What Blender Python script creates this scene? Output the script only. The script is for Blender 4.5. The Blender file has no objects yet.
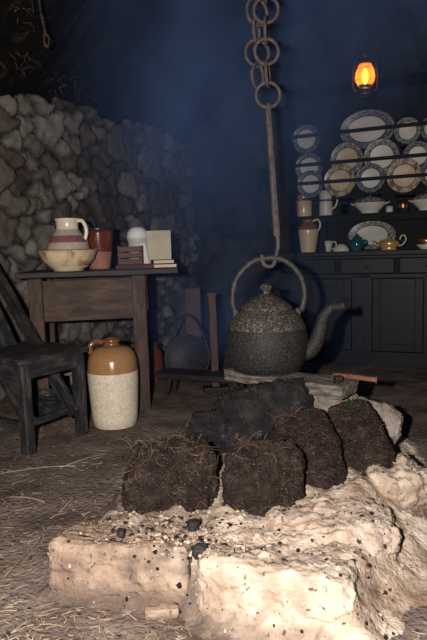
import bpy, math, random
import numpy as np
from mathutils import Vector, Matrix, noise

random.seed(7)
SC = bpy.context.scene
COL = SC.collection
PI = math.pi
V = Vector

# ------------------------------------------------------------------ camera
FPX = 560.0
PITCH = math.atan(70 / FPX)
ROLL = math.radians(1.7)
CAMZ = 0.9
_F = V((0, math.cos(PITCH), -math.sin(PITCH)))
_U0 = V((0, math.sin(PITCH), math.cos(PITCH)))
_R0 = V((1, 0, 0))
_R = _R0 * math.cos(ROLL) - _U0 * math.sin(ROLL)
_U = _U0 * math.cos(ROLL) + _R0 * math.sin(ROLL)
CAM = V((0, 0, CAMZ))


def ray(px, py):
    return _F + _R * ((px - 213.5) / FPX) - _U * ((py - 320) / FPX)


def at_y(px, py, y):
    d = ray(px, py)
    return CAM + d * (y / d.y)


def at_z(px, py, z=0.0):
    d = ray(px, py)
    return CAM + d * ((z - CAMZ) / d.z)


cd = bpy.data.cameras.new('camera')
cam = bpy.data.objects.new('camera', cd)
COL.objects.link(cam)
cd.sensor_fit = 'VERTICAL'
cd.sensor_height = 36
cd.sensor_width = 24
cd.lens = 36 * FPX / 640
cd.clip_start = 0.05
m3 = Matrix((_R, _U, -_F)).transposed()
cam.matrix_world = Matrix.Translation(CAM) @ m3.to_4x4()
SC.camera = cam

# --------------------------------------------------------------- materials


def mat(name, stops, scale=8, detail=6, rough=.85, bump=.3, bscale=40, coord='OBJ', mapping=(1, 1, 1), spec=.3,
        metal=0, bdist=.01, dots=None, coat=0, distortion=0.0):
    """Procedural surface: a noise ramp of colours with a bump; dots = (colour, scale, threshold) adds flecks."""
    m = bpy.data.materials.new(name)
    m.use_nodes = True
    nt = m.node_tree
    N, L = nt.nodes, nt.links
    b = N['Principled BSDF']
    b.inputs['Roughness'].default_value = rough
    b.inputs['Metallic'].default_value = metal
    b.inputs['Specular IOR Level'].default_value = spec
    b.inputs['Coat Weight'].default_value = coat
    b.inputs['Coat Roughness'].default_value = .12
    if coord == 'OBJ':
        tc = N.new('ShaderNodeTexCoord').outputs['Object']
    else:
        a = N.new('ShaderNodeAttribute')
        a.attribute_name = coord
        tc = a.outputs['Vector']
    mp = N.new('ShaderNodeMapping')
    mp.inputs['Scale'].default_value = mapping
    L.new(tc, mp.inputs['Vector'])
    n = N.new('ShaderNodeTexNoise')
    n.inputs['Scale'].default_value = scale
    n.inputs['Detail'].default_value = detail
    n.inputs['Roughness'].default_value = .62
    n.inputs['Distortion'].default_value = distortion
    L.new(mp.outputs[0], n.inputs['Vector'])
    r = N.new('ShaderNodeValToRGB')
    e = r.color_ramp.elements
    while len(e) < len(stops):
        e.new(.5)
    for el, (p, c) in zip(e, stops):
        el.position = p
        el.color = (c[0], c[1], c[2], 1)
    L.new(n.outputs['Fac'], r.inputs[0])
    out = r.outputs[0]
    if dots:
        for dc, ds, dt, dw in [(q + (.06,))[:4] for q in dots]:
            n2 = N.new('ShaderNodeTexNoise')
            n2.inputs['Scale'].default_value = ds
            n2.inputs['Detail'].default_value = 3
            L.new(mp.outputs[0], n2.inputs['Vector'])
            r2 = N.new('ShaderNodeValToRGB')
            r2.color_ramp.elements[0].position = dt
            r2.color_ramp.elements[1].position = min(1, dt + dw)
            L.new(n2.outputs['Fac'], r2.inputs[0])
            mx = N.new('ShaderNodeMix')
            mx.data_type = 'RGBA'
            mx.inputs['B'].default_value = (*dc, 1)
            L.new(r2.outputs[0], mx.inputs['Factor'])
            L.new(out, mx.inputs['A'])
            out = mx.outputs['Result']
    L.new(out, b.inputs['Base Color'])
    if bump:
        n3 = N.new('ShaderNodeTexNoise')
        n3.inputs['Scale'].default_value = bscale
        n3.inputs['Detail'].default_value = 5
        L.new(mp.outputs[0], n3.inputs['Vector'])
        bp = N.new('ShaderNodeBump')
        bp.inputs['Strength'].default_value = bump
        bp.inputs['Distance'].default_value = bdist
        L.new(n3.outputs['Fac'], bp.inputs['Height'])
        L.new(bp.outputs[0], b.inputs['Normal'])
    return m


def two(a, b, lo=.35, hi=.65):
    return [(lo, a), (hi, b)]


def stone_mat(name, stops, gapcol, soot=1.0):
    m = mat(name, stops, scale=5, bump=.9, bscale=38, bdist=.012)
    nt = m.node_tree
    N, L = nt.nodes, nt.links
    b = N['Principled BSDF']
    ramp = [x for x in N if x.type == 'VALTORGB'][0]
    nz = [x for x in N if x.type == 'TEX_NOISE'][0]
    nz.inputs['Scale'].default_value = 14
    at = N.new('ShaderNodeAttribute')
    at.attribute_name = 'tone'
    ad = N.new('ShaderNodeMath')
    ad.operation = 'MULTIPLY_ADD'
    L.new(nz.outputs['Fac'], ad.inputs[0])
    ad.inputs[1].default_value = .55
    sc = N.new('ShaderNodeMath')
    sc.operation = 'MULTIPLY'
    L.new(at.outputs['Fac'], sc.inputs[0])
    sc.inputs[1].default_value = .55
    L.new(sc.outputs[0], ad.inputs[2])
    L.new(ad.outputs[0], ramp.inputs[0])
    g = N.new('ShaderNodeAttribute')
    g.attribute_name = 'gap'
    mx = N.new('ShaderNodeMix')
    mx.data_type = 'RGBA'
    mx.inputs['B'].default_value = (*gapcol, 1)
    L.new(g.outputs['Fac'], mx.inputs['Factor'])
    L.new(ramp.outputs[0], mx.inputs['A'])
    L.new(mx.outputs['Result'], b.inputs['Base Color'])
    return m


M = {}
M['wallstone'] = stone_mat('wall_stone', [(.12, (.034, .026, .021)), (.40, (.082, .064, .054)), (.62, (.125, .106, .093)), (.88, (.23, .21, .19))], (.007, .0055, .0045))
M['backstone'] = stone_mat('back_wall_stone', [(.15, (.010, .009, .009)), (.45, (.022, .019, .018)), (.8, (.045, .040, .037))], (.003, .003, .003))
M['floor'] = mat('earth_floor', [(.3, (.065, .045, .036)), (.48, (.145, .105, .086)), (.7, (.24, .185, .155))], scale=4.5, detail=10, bump=.9, bscale=60, bdist=.014,
                 dots=[((.26, .20, .165), 46, .65), ((.035, .024, .019), 34, .62, .1)], rough=.95, spec=.1)
M['ash'] = mat('ash', [(.30, (.13, .085, .062)), (.42, (.36, .26, .195)), (.54, (.54, .42, .325)), (.72, (.66, .57, .48))], scale=9, detail=11, bump=.8, bscale=80, bdist=.010,
               dots=[((.22, .14, .10), 5.5, .55, .14), ((.05, .042, .04), 60, .64)], rough=1, spec=.05)
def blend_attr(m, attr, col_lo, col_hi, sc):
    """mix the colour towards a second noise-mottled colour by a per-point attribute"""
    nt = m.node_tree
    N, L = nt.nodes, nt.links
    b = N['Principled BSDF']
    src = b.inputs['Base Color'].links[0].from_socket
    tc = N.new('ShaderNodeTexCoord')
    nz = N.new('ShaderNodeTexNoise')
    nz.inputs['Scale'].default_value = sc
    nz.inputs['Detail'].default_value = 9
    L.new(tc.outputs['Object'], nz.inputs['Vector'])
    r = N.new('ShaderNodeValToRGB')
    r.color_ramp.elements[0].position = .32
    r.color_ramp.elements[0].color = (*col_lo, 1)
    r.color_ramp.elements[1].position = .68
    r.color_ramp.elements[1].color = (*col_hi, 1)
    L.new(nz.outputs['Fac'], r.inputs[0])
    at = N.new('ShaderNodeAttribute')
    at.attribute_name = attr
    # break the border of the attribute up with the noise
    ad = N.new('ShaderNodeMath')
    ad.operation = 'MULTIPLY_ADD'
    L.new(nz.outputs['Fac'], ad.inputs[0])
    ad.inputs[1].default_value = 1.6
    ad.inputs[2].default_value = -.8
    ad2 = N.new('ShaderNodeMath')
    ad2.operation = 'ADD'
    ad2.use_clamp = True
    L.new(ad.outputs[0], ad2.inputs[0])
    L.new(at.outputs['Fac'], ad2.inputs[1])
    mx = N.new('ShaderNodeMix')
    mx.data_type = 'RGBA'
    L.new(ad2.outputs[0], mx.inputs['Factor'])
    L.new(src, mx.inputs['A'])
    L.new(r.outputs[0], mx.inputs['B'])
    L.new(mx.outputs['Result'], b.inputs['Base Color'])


blend_attr(M['ash'], 'dirt', (.075, .052, .042), (.20, .148, .12), 16)
M['ashstone'] = mat('ash_stone', [(.3, (.12, .08, .06)), (.44, (.25, .17, .125)), (.58, (.37, .27, .20)), (.75, (.43, .36, .30))], scale=9, detail=10, bump=.9, bscale=60, bdist=.010,
                    dots=[((.14, .10, .08), 7, .54, .14), ((.06, .05, .045), 60, .62, .1)], rough=.95, spec=.1)
M['ashstone2'] = mat('ash_stone_white', [(.28, (.20, .13, .09)), (.40, (.36, .26, .195)), (.55, (.50, .395, .315)), (.75, (.57, .49, .415))], scale=8, detail=10, bump=.9, bscale=55, bdist=.010,
                    dots=[((.26, .17, .12), 5, .60, .14), ((.09, .075, .065), 50, .64)], rough=.95, spec=.1)
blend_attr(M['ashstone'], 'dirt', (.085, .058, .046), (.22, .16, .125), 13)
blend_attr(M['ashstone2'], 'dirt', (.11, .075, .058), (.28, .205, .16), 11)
M['peat'] = mat('peat', [(.30, (.014, .009, .0076)), (.5, (.033, .0215, .0175)), (.72, (.066, .044, .036))], scale=26, detail=12, bump=1, bscale=120, bdist=.02, rough=.95, spec=.1,
                dots=[((.16, .11, .085), 170, .63), ((.006, .004, .0035), 120, .63)])
M['char'] = mat('charred_turf', [(.3, (.007, .007, .008)), (.5, (.017, .0155, .0165)), (.7, (.04, .034, .032))], scale=18, detail=11, bump=1, bscale=90, bdist=.02, rough=.9, spec=.2,
                dots=[((.13, .11, .10), 34, .66, .1), ((.07, .045, .032), 14, .60, .1)])
M['coal'] = mat('coal', two((.006, .006, .006), (.03, .027, .025)), scale=25, bump=.8, rough=.7)
M['straw'] = mat('straw', two((.20, .145, .09), (.42, .33, .23)), scale=6, bump=0, rough=.8)
M['fibre'] = mat('root_fibre', two((.05, .03, .021), (.18, .12, .08)), scale=12, bump=0, rough=.8)
M['blackwood'] = mat('blackened_wood', [(.3, (.008, .008, .0088)), (.5, (.021, .0202, .0215)), (.70, (.068, .063, .062))], scale=7, detail=10, coord='gc', mapping=(1.5, 5, 5), bump=.35, bscale=9, bdist=.004, rough=.55, spec=.35)
M['brownwood'] = mat('brown_wood', [(.3, (.021, .0105, .007)), (.52, (.056, .029, .0195)), (.75, (.115, .064, .043))], scale=6, detail=9, coord='gc', mapping=(1.4, 5, 5), bump=.3, bscale=9, bdist=.004, rough=.65, spec=.3)
M['darkbrown'] = mat('dark_brown_wood', [(.3, (.008, .006, .0055)), (.55, (.022, .015, .013)), (.75, (.045, .032, .028))], scale=6, detail=9, coord='gc', mapping=(1.4, 5, 5), bump=.3, bscale=9, bdist=.004, rough=.6, spec=.3)
M['redwood'] = mat('red_brown_wood', [(.3, (.045, .017, .011)), (.7, (.12, .05, .034))], scale=8, detail=8, coord='gc', mapping=(1.2, 9, 9), bump=.4, bscale=16, bdist=.005, rough=.6)
M['dresser'] = mat('dresser_paint', [(.3, (.0022, .0025, .0034)), (.5, (.0048, .0054, .0072)), (.74, (.0135, .0148, .0185))], scale=10, detail=9, coord='gc', mapping=(1.5, 8, 8), bump=.25, bscale=12, bdist=.003, rough=.5, spec=.2)
M['dresserdark'] = mat('dresser_soot', two((.004, .004, .005), (.009, .009, .011)), scale=7, coord='gc', mapping=(1.5, 8, 8), bump=.3, bscale=18, bdist=.004, rough=.7, spec=.2)
M['plank'] = mat('ash_grey_plank', [(.3, (.025, .02, .018)), (.5, (.10, .08, .068)), (.74, (.30, .26, .225))], scale=9, detail=10, coord='gc', mapping=(1.6, 8, 8), bump=1, bscale=16, bdist=.010, rough=.9)
M['iron'] = mat('sooty_iron', [(.3, (.010, .010, .011)), (.55, (.028, .026, .026)), (.75, (.08, .066, .058))], scale=60, detail=5, bump=.5, bscale=90, bdist=.003, rough=.6, spec=.4, metal=.1)
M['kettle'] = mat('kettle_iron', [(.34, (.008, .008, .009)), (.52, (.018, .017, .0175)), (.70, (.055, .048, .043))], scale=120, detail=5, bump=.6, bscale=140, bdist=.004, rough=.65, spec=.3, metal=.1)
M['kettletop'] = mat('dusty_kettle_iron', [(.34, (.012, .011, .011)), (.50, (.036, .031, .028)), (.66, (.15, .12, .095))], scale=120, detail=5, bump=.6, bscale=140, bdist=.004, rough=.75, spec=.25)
M['chain'] = mat('rusty_chain', [(.3, (.034, .026, .028)), (.7, (.095, .076, .076))], scale=40, bump=.5, bscale=90, bdist=.003, rough=.75, spec=.25)
M['rust'] = mat('rusty_iron', [(.3, (.08, .03, .018)), (.7, (.24, .10, .06))], scale=40, bump=.5, bscale=90, bdist=.003, rough=.8)
M['thatch'] = mat('sooted_roof_sods', [(.35, (.0015, .0015, .0015)), (.58, (.006, .005, .0046)), (.70, (.035, .024, .017))], scale=7, detail=11, bump=1, bscale=25, bdist=.03, rough=.9, spec=.15, mapping=(1, 3, 1))
M['root'] = mat('dry_roots', two((.012, .009, .007), (.085, .055, .035)), scale=9, bump=0, rough=.9)
M['cream'] = mat('cream_glaze', [(.35, (.60, .50, .38)), (.65, (.74, .66, .54))], scale=6, bump=.05, rough=.25, spec=.5)
M['jugbody'] = mat('grey_cream_glaze', [(.35, (.36, .30, .235)), (.65, (.44, .38, .31))], scale=30, bump=.08, rough=.3, spec=.5)
M['pink'] = mat('pink_band_glaze', two((.19, .068, .072), (.26, .105, .105)), scale=10, bump=.05, rough=.3, spec=.5)
M['enamel'] = mat('rust_stained_enamel', [(.42, (.66, .52, .34)), (.55, (.60, .45, .28)), (.68, (.30, .15, .06)), (.76, (.10, .045, .02))], scale=14, detail=8, bump=.1, rough=.3, spec=.5, mapping=(1, 1, .6))
M['enamelrim'] = mat('worn_enamel_rim', two((.10, .05, .03), (.35, .22, .13)), scale=30, bump=.1, rough=.5)
M['redglaze'] = mat('red_brown_glaze', two((.10, .022, .009), (.17, .042, .017)), scale=6, bump=.05, rough=.18, spec=.6)
M['bisque'] = mat('bare_terracotta', two((.26, .10, .07), (.36, .16, .115)), scale=12, bump=.2, rough=.8)
M['darkrim'] = mat('dark_glaze', two((.02, .012, .01), (.05, .025, .02)), scale=9, bump=.05, rough=.25, spec=.5)
M['stoneware'] = mat('speckled_stoneware', [(.35, (.60, .50, .38)), (.65, (.76, .66, .53))], scale=60, detail=3, bump=.08, rough=.22, spec=.5, dots=[((.40, .28, .17), 110, .63)])
M['tan'] = mat('tan_glaze', two((.28, .135, .055), (.36, .19, .085)), scale=6, bump=.04, rough=.18, spec=.6)
M['tanbrown'] = mat('brown_glaze', two((.12, .05, .022), (.24, .10, .04)), scale=9, bump=.04, rough=.2, spec=.6)
M['china'] = mat('white_china', two((.44, .42, .37), (.54, .52, .47)), scale=5, bump=.02, rough=.38, spec=.25)
M['chinatan'] = mat('aged_china', [(.35, (.38, .26, .15)), (.65, (.50, .40, .28))], scale=14, bump=.02, rough=.4, spec=.25)
M['transfer'] = mat('blue_transfer_print', [(.42, (.028, .032, .048)), (.58, (.19, .195, .205))], scale=60, detail=3, bump=.02, rough=.35, spec=.3)
M['transfergrey'] = mat('grey_transfer_print', [(.42, (.065, .065, .066)), (.58, (.29, .275, .25))], scale=55, detail=3, bump=.02, rough=.35, spec=.3)
M['transferbrown'] = mat('brown_transfer_print', [(.42, (.14, .09, .05)), (.58, (.44, .34, .23))], scale=34, detail=4, bump=.02, rough=.25, spec=.4)
M['ringblue'] = mat('blue_ring', two((.03, .04, .075), (.06, .075, .12)), scale=20, bump=.02, rough=.25)
M['oatjar'] = mat('oat_stoneware', two((.46, .34, .20), (.58, .45, .29)), scale=9, bump=.04, rough=.25, spec=.5)
M['purple'] = mat('purple_band', two((.09, .035, .08), (.15, .07, .12)), scale=20, bump=.02, rough=.3)
M['teal'] = mat('teal_glaze', two((.006, .045, .055), (.015, .10, .115)), scale=8, bump=.03, rough=.12, spec=.7)
M['gold'] = mat('gold_lustre', two((.42, .22, .07), (.62, .38, .15)), scale=12, bump=.03, rough=.22, spec=.6, metal=.35)
M['copper'] = mat('copper', two((.35, .14, .06), (.55, .25, .12)), scale=12, bump=.03, rough=.3, metal=.8)
M['paper'] = mat('aged_pages', two((.50, .42, .30), (.64, .56, .43)), scale=30, bump=.1, rough=.9)
M['creamcover'] = mat('cream_book_cover', two((.42, .36, .25), (.52, .46, .34)), scale=8, bump=.05, rough=.7)
M['maroon'] = mat('maroon_cloth', two((.045, .012, .016), (.085, .024, .03)), scale=20, bump=.2, rough=.7)
M['bluecloth'] = mat('blue_black_cloth', two((.014, .015, .022), (.03, .032, .042)), scale=20, bump=.2, rough=.7)
M['whitepaint'] = mat('white_board', two((.64, .63, .60), (.74, .73, .71)), scale=8, bump=.03, rough=.5)
M['bluepot'] = mat('blue_black_enamel', two((.010, .012, .018), (.028, .032, .045)), scale=14, bump=.2, rough=.35, spec=.5)
M['brass'] = mat('dull_brass', two((.045, .03, .018), (.11, .075, .04)), scale=15, bump=.1, rough=.45, metal=.6)
M['grass'] = mat('green_blade', two((.02, .04, .01), (.04, .07, .015)), scale=10, bump=0, rough=.6)
M['palestone'] = mat('pale_flat_stone', [(.3, (.11, .09, .072)), (.5, (.21, .175, .14)), (.75, (.32, .28, .235))], scale=11, detail=9, bump=.8, bscale=60, rough=.9)

# glass and flame
g = bpy.data.materials.new('amber_glass')
g.use_nodes = True
nt = g.node_tree
b = nt.nodes['Principled BSDF']
b.inputs['Base Color'].default_value = (1, .50, .14, 1)
b.inputs['Roughness'].default_value = .4
tr = nt.nodes.new('ShaderNodeBsdfTranslucent')
tr.inputs['Color'].default_value = (1, .52, .16, 1)
tp = nt.nodes.new('ShaderNodeBsdfTransparent')
tp.inputs['Color'].default_value = (1, .66, .30, 1)
mx = nt.nodes.new('ShaderNodeMixShader')
mx.inputs[0].default_value = .45
nt.links.new(tr.outputs[0], mx.inputs[1])
nt.links.new(tp.outputs[0], mx.inputs[2])
nt.links.new(mx.outputs[0], nt.nodes['Material Output'].inputs[0])
M['amber'] = g
g = bpy.data.materials.new('flame')
g.use_nodes = True
b = g.node_tree.nodes['Principled BSDF']
b.inputs['Base Color'].default_value = (1, .6, .2, 1)
b.inputs['Emission Color'].default_value = (1, .72, .34, 1)
b.inputs['Emission Strength'].default_value = 26
M['flame'] = g
g = bpy.data.materials.new('clear_glass')
g.use_nodes = True
b = g.node_tree.nodes['Principled BSDF']
b.inputs['Transmission Weight'].default_value = 1
b.inputs['Roughness'].default_value = .02
b.inputs['IOR'].default_value = 1.45
n = g.node_tree.nodes.new('ShaderNodeTexNoise')
M['glass'] = g

# ------------------------------------------------------------- object tools
W = {}      # world matrix of every object


def props(o, label=None, cat=None, group=None, kind=None):
    if label: o['label'] = label
    if cat: o['category'] = cat
    if group: o['group'] = group
    if kind: o['kind'] = kind
    return o


def thing(name, label, cat, loc, rotz=0.0, group=None, rot=None):
    o = bpy.data.objects.new(name, None)
    o.empty_display_size = .05
    COL.objects.link(o)
    R = rot.to_4x4() if rot is not None else Matrix.Rotation(rotz, 4, 'Z')
    mw = Matrix.Translation(V(loc)) @ R
    o.matrix_world = mw
    W[o] = mw
    return props(o, label, cat, group)


def frame(ax):
    """rotation whose X runs along ax, Z as near up as can be"""
    x = V(ax).normalized()
    up = V((0, 0, 1)) if abs(x.z) < .97 else V((0, 1, 0))
    y = up.cross(x).normalized()
    z = x.cross(y)
    return Matrix((x, y, z)).transposed()


class MB:
    def __init__(s):
        s.v, s.f, s.gc, s.mi, s.sm = [], [], [], [], []

    def add(s, vs, fs, gcs=None, mi=0, smooth=False):
        o = len(s.v)
        s.v += [V(p) for p in vs]
        s.gc += [tuple(p) for p in (gcs or vs)]
        for k, f in enumerate(fs):
            s.f.append([o + i for i in f])
            s.mi.append(mi[k] if isinstance(mi, list) else mi)
            s.sm.append(smooth)
        return s

    def box(s, c, size, rot=None, seg=(1, 1, 1), jit=0.0, mi=0, taper=None):
        """box; size along its own x (grain), y, z"""
        rot = rot or Matrix.Identity(3)
        c = V(c)
        hs = V(size) * .5
        nx, ny, nz = seg
        idx, vs, gcs, fs = {}, [], [], []
        seed = random.random() * 100

        def vid(i, j, k):
            if (i, j, k) not in idx:
                p = V(((i / nx * 2 - 1) * hs.x, (j / ny * 2 - 1) * hs.y, (k / nz * 2 - 1) * hs.z))
                gcs.append((p.x + seed, p.y + seed * .37, p.z + seed * .11))
                if taper:
                    t = (i / nx)
                    q = 1 + (taper - 1) * t
                    p.y *= q
                    p.z *= q
                if jit:
                    n = noise.noise_vector(V((p.x * 7 + seed, p.y * 11, p.z * 11 + seed)))
                    p += n * jit
                idx[(i, j, k)] = len(vs)
                vs.append(c + rot @ p)
            return idx[(i, j, k)]
        for i in range(nx):
            for j in range(ny):
                fs.append([vid(i, j, 0), vid(i, j + 1, 0), vid(i + 1, j + 1, 0), vid(i + 1, j, 0)])
                fs.append([vid(i, j, nz), vid(i + 1, j, nz), vid(i + 1, j + 1, nz), vid(i, j + 1, nz)])
        for i in range(nx):
            for k in range(nz):
                fs.append([vid(i, 0, k), vid(i + 1, 0, k), vid(i + 1, 0, k + 1), vid(i, 0, k + 1)])
                fs.append([vid(i, ny, k), vid(i, ny, k + 1), vid(i + 1, ny, k + 1), vid(i + 1, ny, k)])
        for j in range(ny):
            for k in range(nz):
                fs.append([vid(0, j, k), vid(0, j, k + 1), vid(0, j + 1, k + 1), vid(0, j + 1, k)])
                fs.append([vid(nx, j, k), vid(nx, j + 1, k), vid(nx, j + 1, k + 1), vid(nx, j, k + 1)])
        return s.add(vs, fs, gcs, mi)

    def bar(s, a, b, wy, wz, seg=6, jit=0.0, mi=0, roll=0.0, taper=None):
        a, b = V(a), V(b)
        R = frame(b - a)
        if roll:
            R = R @ Matrix.Rotation(roll, 3, 'X')
        return s.box((a + b) * .5, ((b - a).length, wy, wz), R, (seg, 1, 1), jit, mi, taper)

    def lathe(s, prof, n=32, c=(0, 0, 0), sx=1, sy=1, mi=0, smooth=True, rot=None, wob=0.0):
        """prof: [(r, z)] bottom to top; closes at r = 0 or with caps; mi: int or one per segment"""
        c = V(c)
        vs, fs, mis, rings = [], [], [], []
        for r, z in prof:
            if r < 1e-5:
                rings.append([len(vs)])
                vs.append(V((0, 0, z)))
            else:
                ring = []
                for k in range(n):
                    a = 2 * PI * k / n
                    q = 1 + (wob * noise.noise(V((math.cos(a) * 1.5, math.sin(a) * 1.5, z * 9 + r))) if wob else 0)
                    ring.append(len(vs))
                    vs.append(V((r * q * math.cos(a) * sx, r * q * math.sin(a) * sy, z)))
                rings.append(ring)
        for i in range(len(rings) - 1):
            A, B = rings[i], rings[i + 1]
            mm = mi[i] if isinstance(mi, list) else mi
            for k in range(n):
                k2 = (k + 1) % n
                if len(A) == 1 and len(B) == 1:
                    break
                if len(A) == 1:
                    fs.append([A[0], B[k2], B[k]][::-1])
                elif len(B) == 1:
                    fs.append([A[k], A[k2], B[0]])
                else:
                    fs.append([A[k], A[k2], B[k2], B[k]])
                mis.append(mm)
        if rot is not None:
            vs = [rot @ p for p in vs]
        return s.add([c + p for p in vs], fs, None, mis, smooth)

    def tube(s, pts, r, n=10, closed=False, mi=0, smooth=True, flat=1.0):
        pts = [V(p) for p in pts]
        N = len(pts)
        rs = r if isinstance(r, (list, tuple)) else [r] * N
        vs, fs = [], []
        prev = None
        for i, p in enumerate(pts):
            if closed:
                t = pts[(i + 1) % N] - pts[i - 1]
            else:
                t = pts[min(i + 1, N - 1)] - pts[max(i - 1, 0)]
            t.normalize()
            if prev is None:
                up = V((0, 0, 1)) if abs(t.z) < .9 else V((1, 0, 0))
                u = up.cross(t).normalized()
            else:
                u = (prev - t * prev.dot(t)).normalized()
            prev = u
            w = t.cross(u)
            for k in range(n):
                a = 2 * PI * k / n
                vs.append(p + (u * math.cos(a) + w * math.sin(a) * flat) * rs[i])
        for i in range(N if closed else N - 1):
            j = (i + 1) % N
            for k in range(n):
                k2 = (k + 1) % n
                fs.append([i * n + k, i * n + k2, j * n + k2, j * n + k])
        if not closed:
            fs.append(list(range(n))[::-1])
            fs.append([(N - 1) * n + k for k in range(n)])
        return s.add(vs, fs, None, mi, smooth)

    def ring(s, c, R, r, rot, n=28, m=8, stretch=1.0):
        """torus in the XZ plane of rot, stretched along z"""
        pts = [V(c) + rot @ V((R * math.cos(2 * PI * k / n), 0, R * stretch * math.sin(2 * PI * k / n))) for k in range(n)]
        return s.tube(pts, r, m, closed=True)

    def rock(s, c, size, rot=None, seed=0, amp=.08, sub=14, p=5.0, freq=2.2, rough=.35, mi=0, cut=None, smooth=True, shear=None, hi=6):
        c = V(c)
        rot = rot or Matrix.Identity(3)
        hs = V(size) * .5
        idx, vs, fs = {}, [], []

        def vid(q):
            key = tuple(round(x * sub) for x in q)
            if key not in idx:
                d = V(q)
                ln = (abs(d.x) ** p + abs(d.y) ** p + abs(d.z) ** p) ** (1 / p)
                d = d / ln
                n = V((d.x * hs.x, d.y * hs.y, d.z * hs.z))
                S = max(hs)
                nn = n / S * freq + V((seed * 3.1, seed * 1.7, -seed * 2.3))
                h = noise.fractal(nn, .9, 2.0, 3) + rough * noise.fractal(nn * hi, .6, 2.1, 4)
                nrm = V((d.x / hs.x, d.y / hs.y, d.z / hs.z)).normalized()
                n = n + nrm * h * amp * min(hs) * 2
                if shear:
                    n = shear(n)
                idx[key] = len(vs)
                vs.append(c + rot @ n)
            return idx[key]
        for ax in range(3):
            for sg in (-1, 1):
                for i in range(sub):
                    for j in range(sub):
                        quad = []
                        for a, bb in ((i, j), (i + 1, j), (i + 1, j + 1), (i, j + 1)):
                            q = [0, 0, 0]
                            q[ax] = sg
                            q[(ax + 1) % 3] = (a / sub * 2 - 1)
                            q[(ax + 2) % 3] = (bb / sub * 2 - 1)
                            quad.append(vid(tuple(q)))
                        fs.append(quad if sg > 0 else quad[::-1])
        return s.add(vs, fs, None, mi, smooth)

    def build(s, name, mats, parent=None, bevel=0.0, world=False, attrs=None):
        me = bpy.data.meshes.new(name)
        vs = s.v
        if world and parent is not None:
            inv = W[parent].inverted()
            vs = [inv @ p for p in vs]
        me.from_pydata([tuple(p) for p in vs], [], s.f)
        for mm in (mats if isinstance(mats, list) else [mats]):
            me.materials.append(M[mm])
        me.polygons.foreach_set('material_index', s.mi)
        me.polygons.foreach_set('use_smooth', s.sm)
        a = me.attributes.new('gc', 'FLOAT_VECTOR', 'POINT')
        a.data.foreach_set('vector', [x for q in s.gc for x in q])
        for an, vals in (attrs or {}).items():
            a = me.attributes.new(an, 'FLOAT', 'POINT')
            a.data.foreach_set('value', vals)
        me.update()
        o = bpy.data.objects.new(name, me)
        COL.objects.link(o)
        if parent is not None:
            o.parent = parent
            W[o] = W[parent]
        else:
            W[o] = Matrix.Identity(4)
        if bevel:
            bv = o.modifiers.new('bevel', 'BEVEL')
            bv.width = bevel
            bv.segments = 2
            bv.limit_method = 'ANGLE'
            bv.angle_limit = math.radians(55)
        return o


def arc(a, b, c, n=14):
    """points of a smooth curve through a, b, c (quadratic)"""
    a, b, c = V(a), V(b), V(c)
    ctrl = b * 2 - (a + c) * .5
    return [a * (1 - t) ** 2 + ctrl * 2 * t * (1 - t) + c * t * t for t in [k / n for k in range(n + 1)]]


def spline(pts, n=8):
    pts = [V(p) for p in pts]
    P = [pts[0] * 2 - pts[1]] + pts + [pts[-1] * 2 - pts[-2]]
    out = []
    for i in range(1, len(P) - 2):
        for k in range(n):
            t = k / n
            p0, p1, p2, p3 = P[i - 1:i + 3]
            out.append(.5 * ((2 * p1) + (p2 - p0) * t + (2 * p0 - 5 * p1 + 4 * p2 - p3) * t * t + (3 * p1 - p0 - 3 * p2 + p3) * t ** 3))
    out.append(pts[-1])
    return out


def smooth(a, b, x):
    t = max(0., min(1., (x - a) / (b - a)))
    return t * t * (3 - 2 * t)


# ------------------------------------------------------------------- floor
def floor_h(x, y):
    return .010 * noise.fractal(V((x * 2.1, y * 2.1, 4.2)), .8, 2, 4) + .004 * noise.noise(V((x * 17, y * 17, 1)))


def grid_floor():
    x0, x1, y0, y1, st = -3.2, 3.2, -1.2, 6.4, .034
    nx, ny = int((x1 - x0) / st), int((y1 - y0) / st)
    mb = MB()
    vs = [V((x0 + i * st, y0 + j * st, floor_h(x0 + i * st, y0 + j * st))) for j in range(ny + 1) for i in range(nx + 1)]
    fs = [[j * (nx + 1) + i, j * (nx + 1) + i + 1, (j + 1) * (nx + 1) + i + 1, (j + 1) * (nx + 1) + i] for j in range(ny) for i in range(nx)]
    mb.add(vs, fs, None, 0, True)
    return props(mb.build('floor', 'floor'), kind='structure')


grid_floor()

# ------------------------------------------------------------- stone walls
CORNER = V((-.18, 5.4, 0))
WL = V((-1.45, 3.3, 0))
dL = (WL - CORNER).normalized()          # along the left wall, towards the camera
nL = V((-dL.y, dL.x, 0))                 # candidate inner normal
if nL.x < 0: nL = -nL
dB = V((.925, -.38, 0)).normalized()     # along the back wall, to the right
nB = V((-.38, -.925, 0)).normalized()


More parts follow.
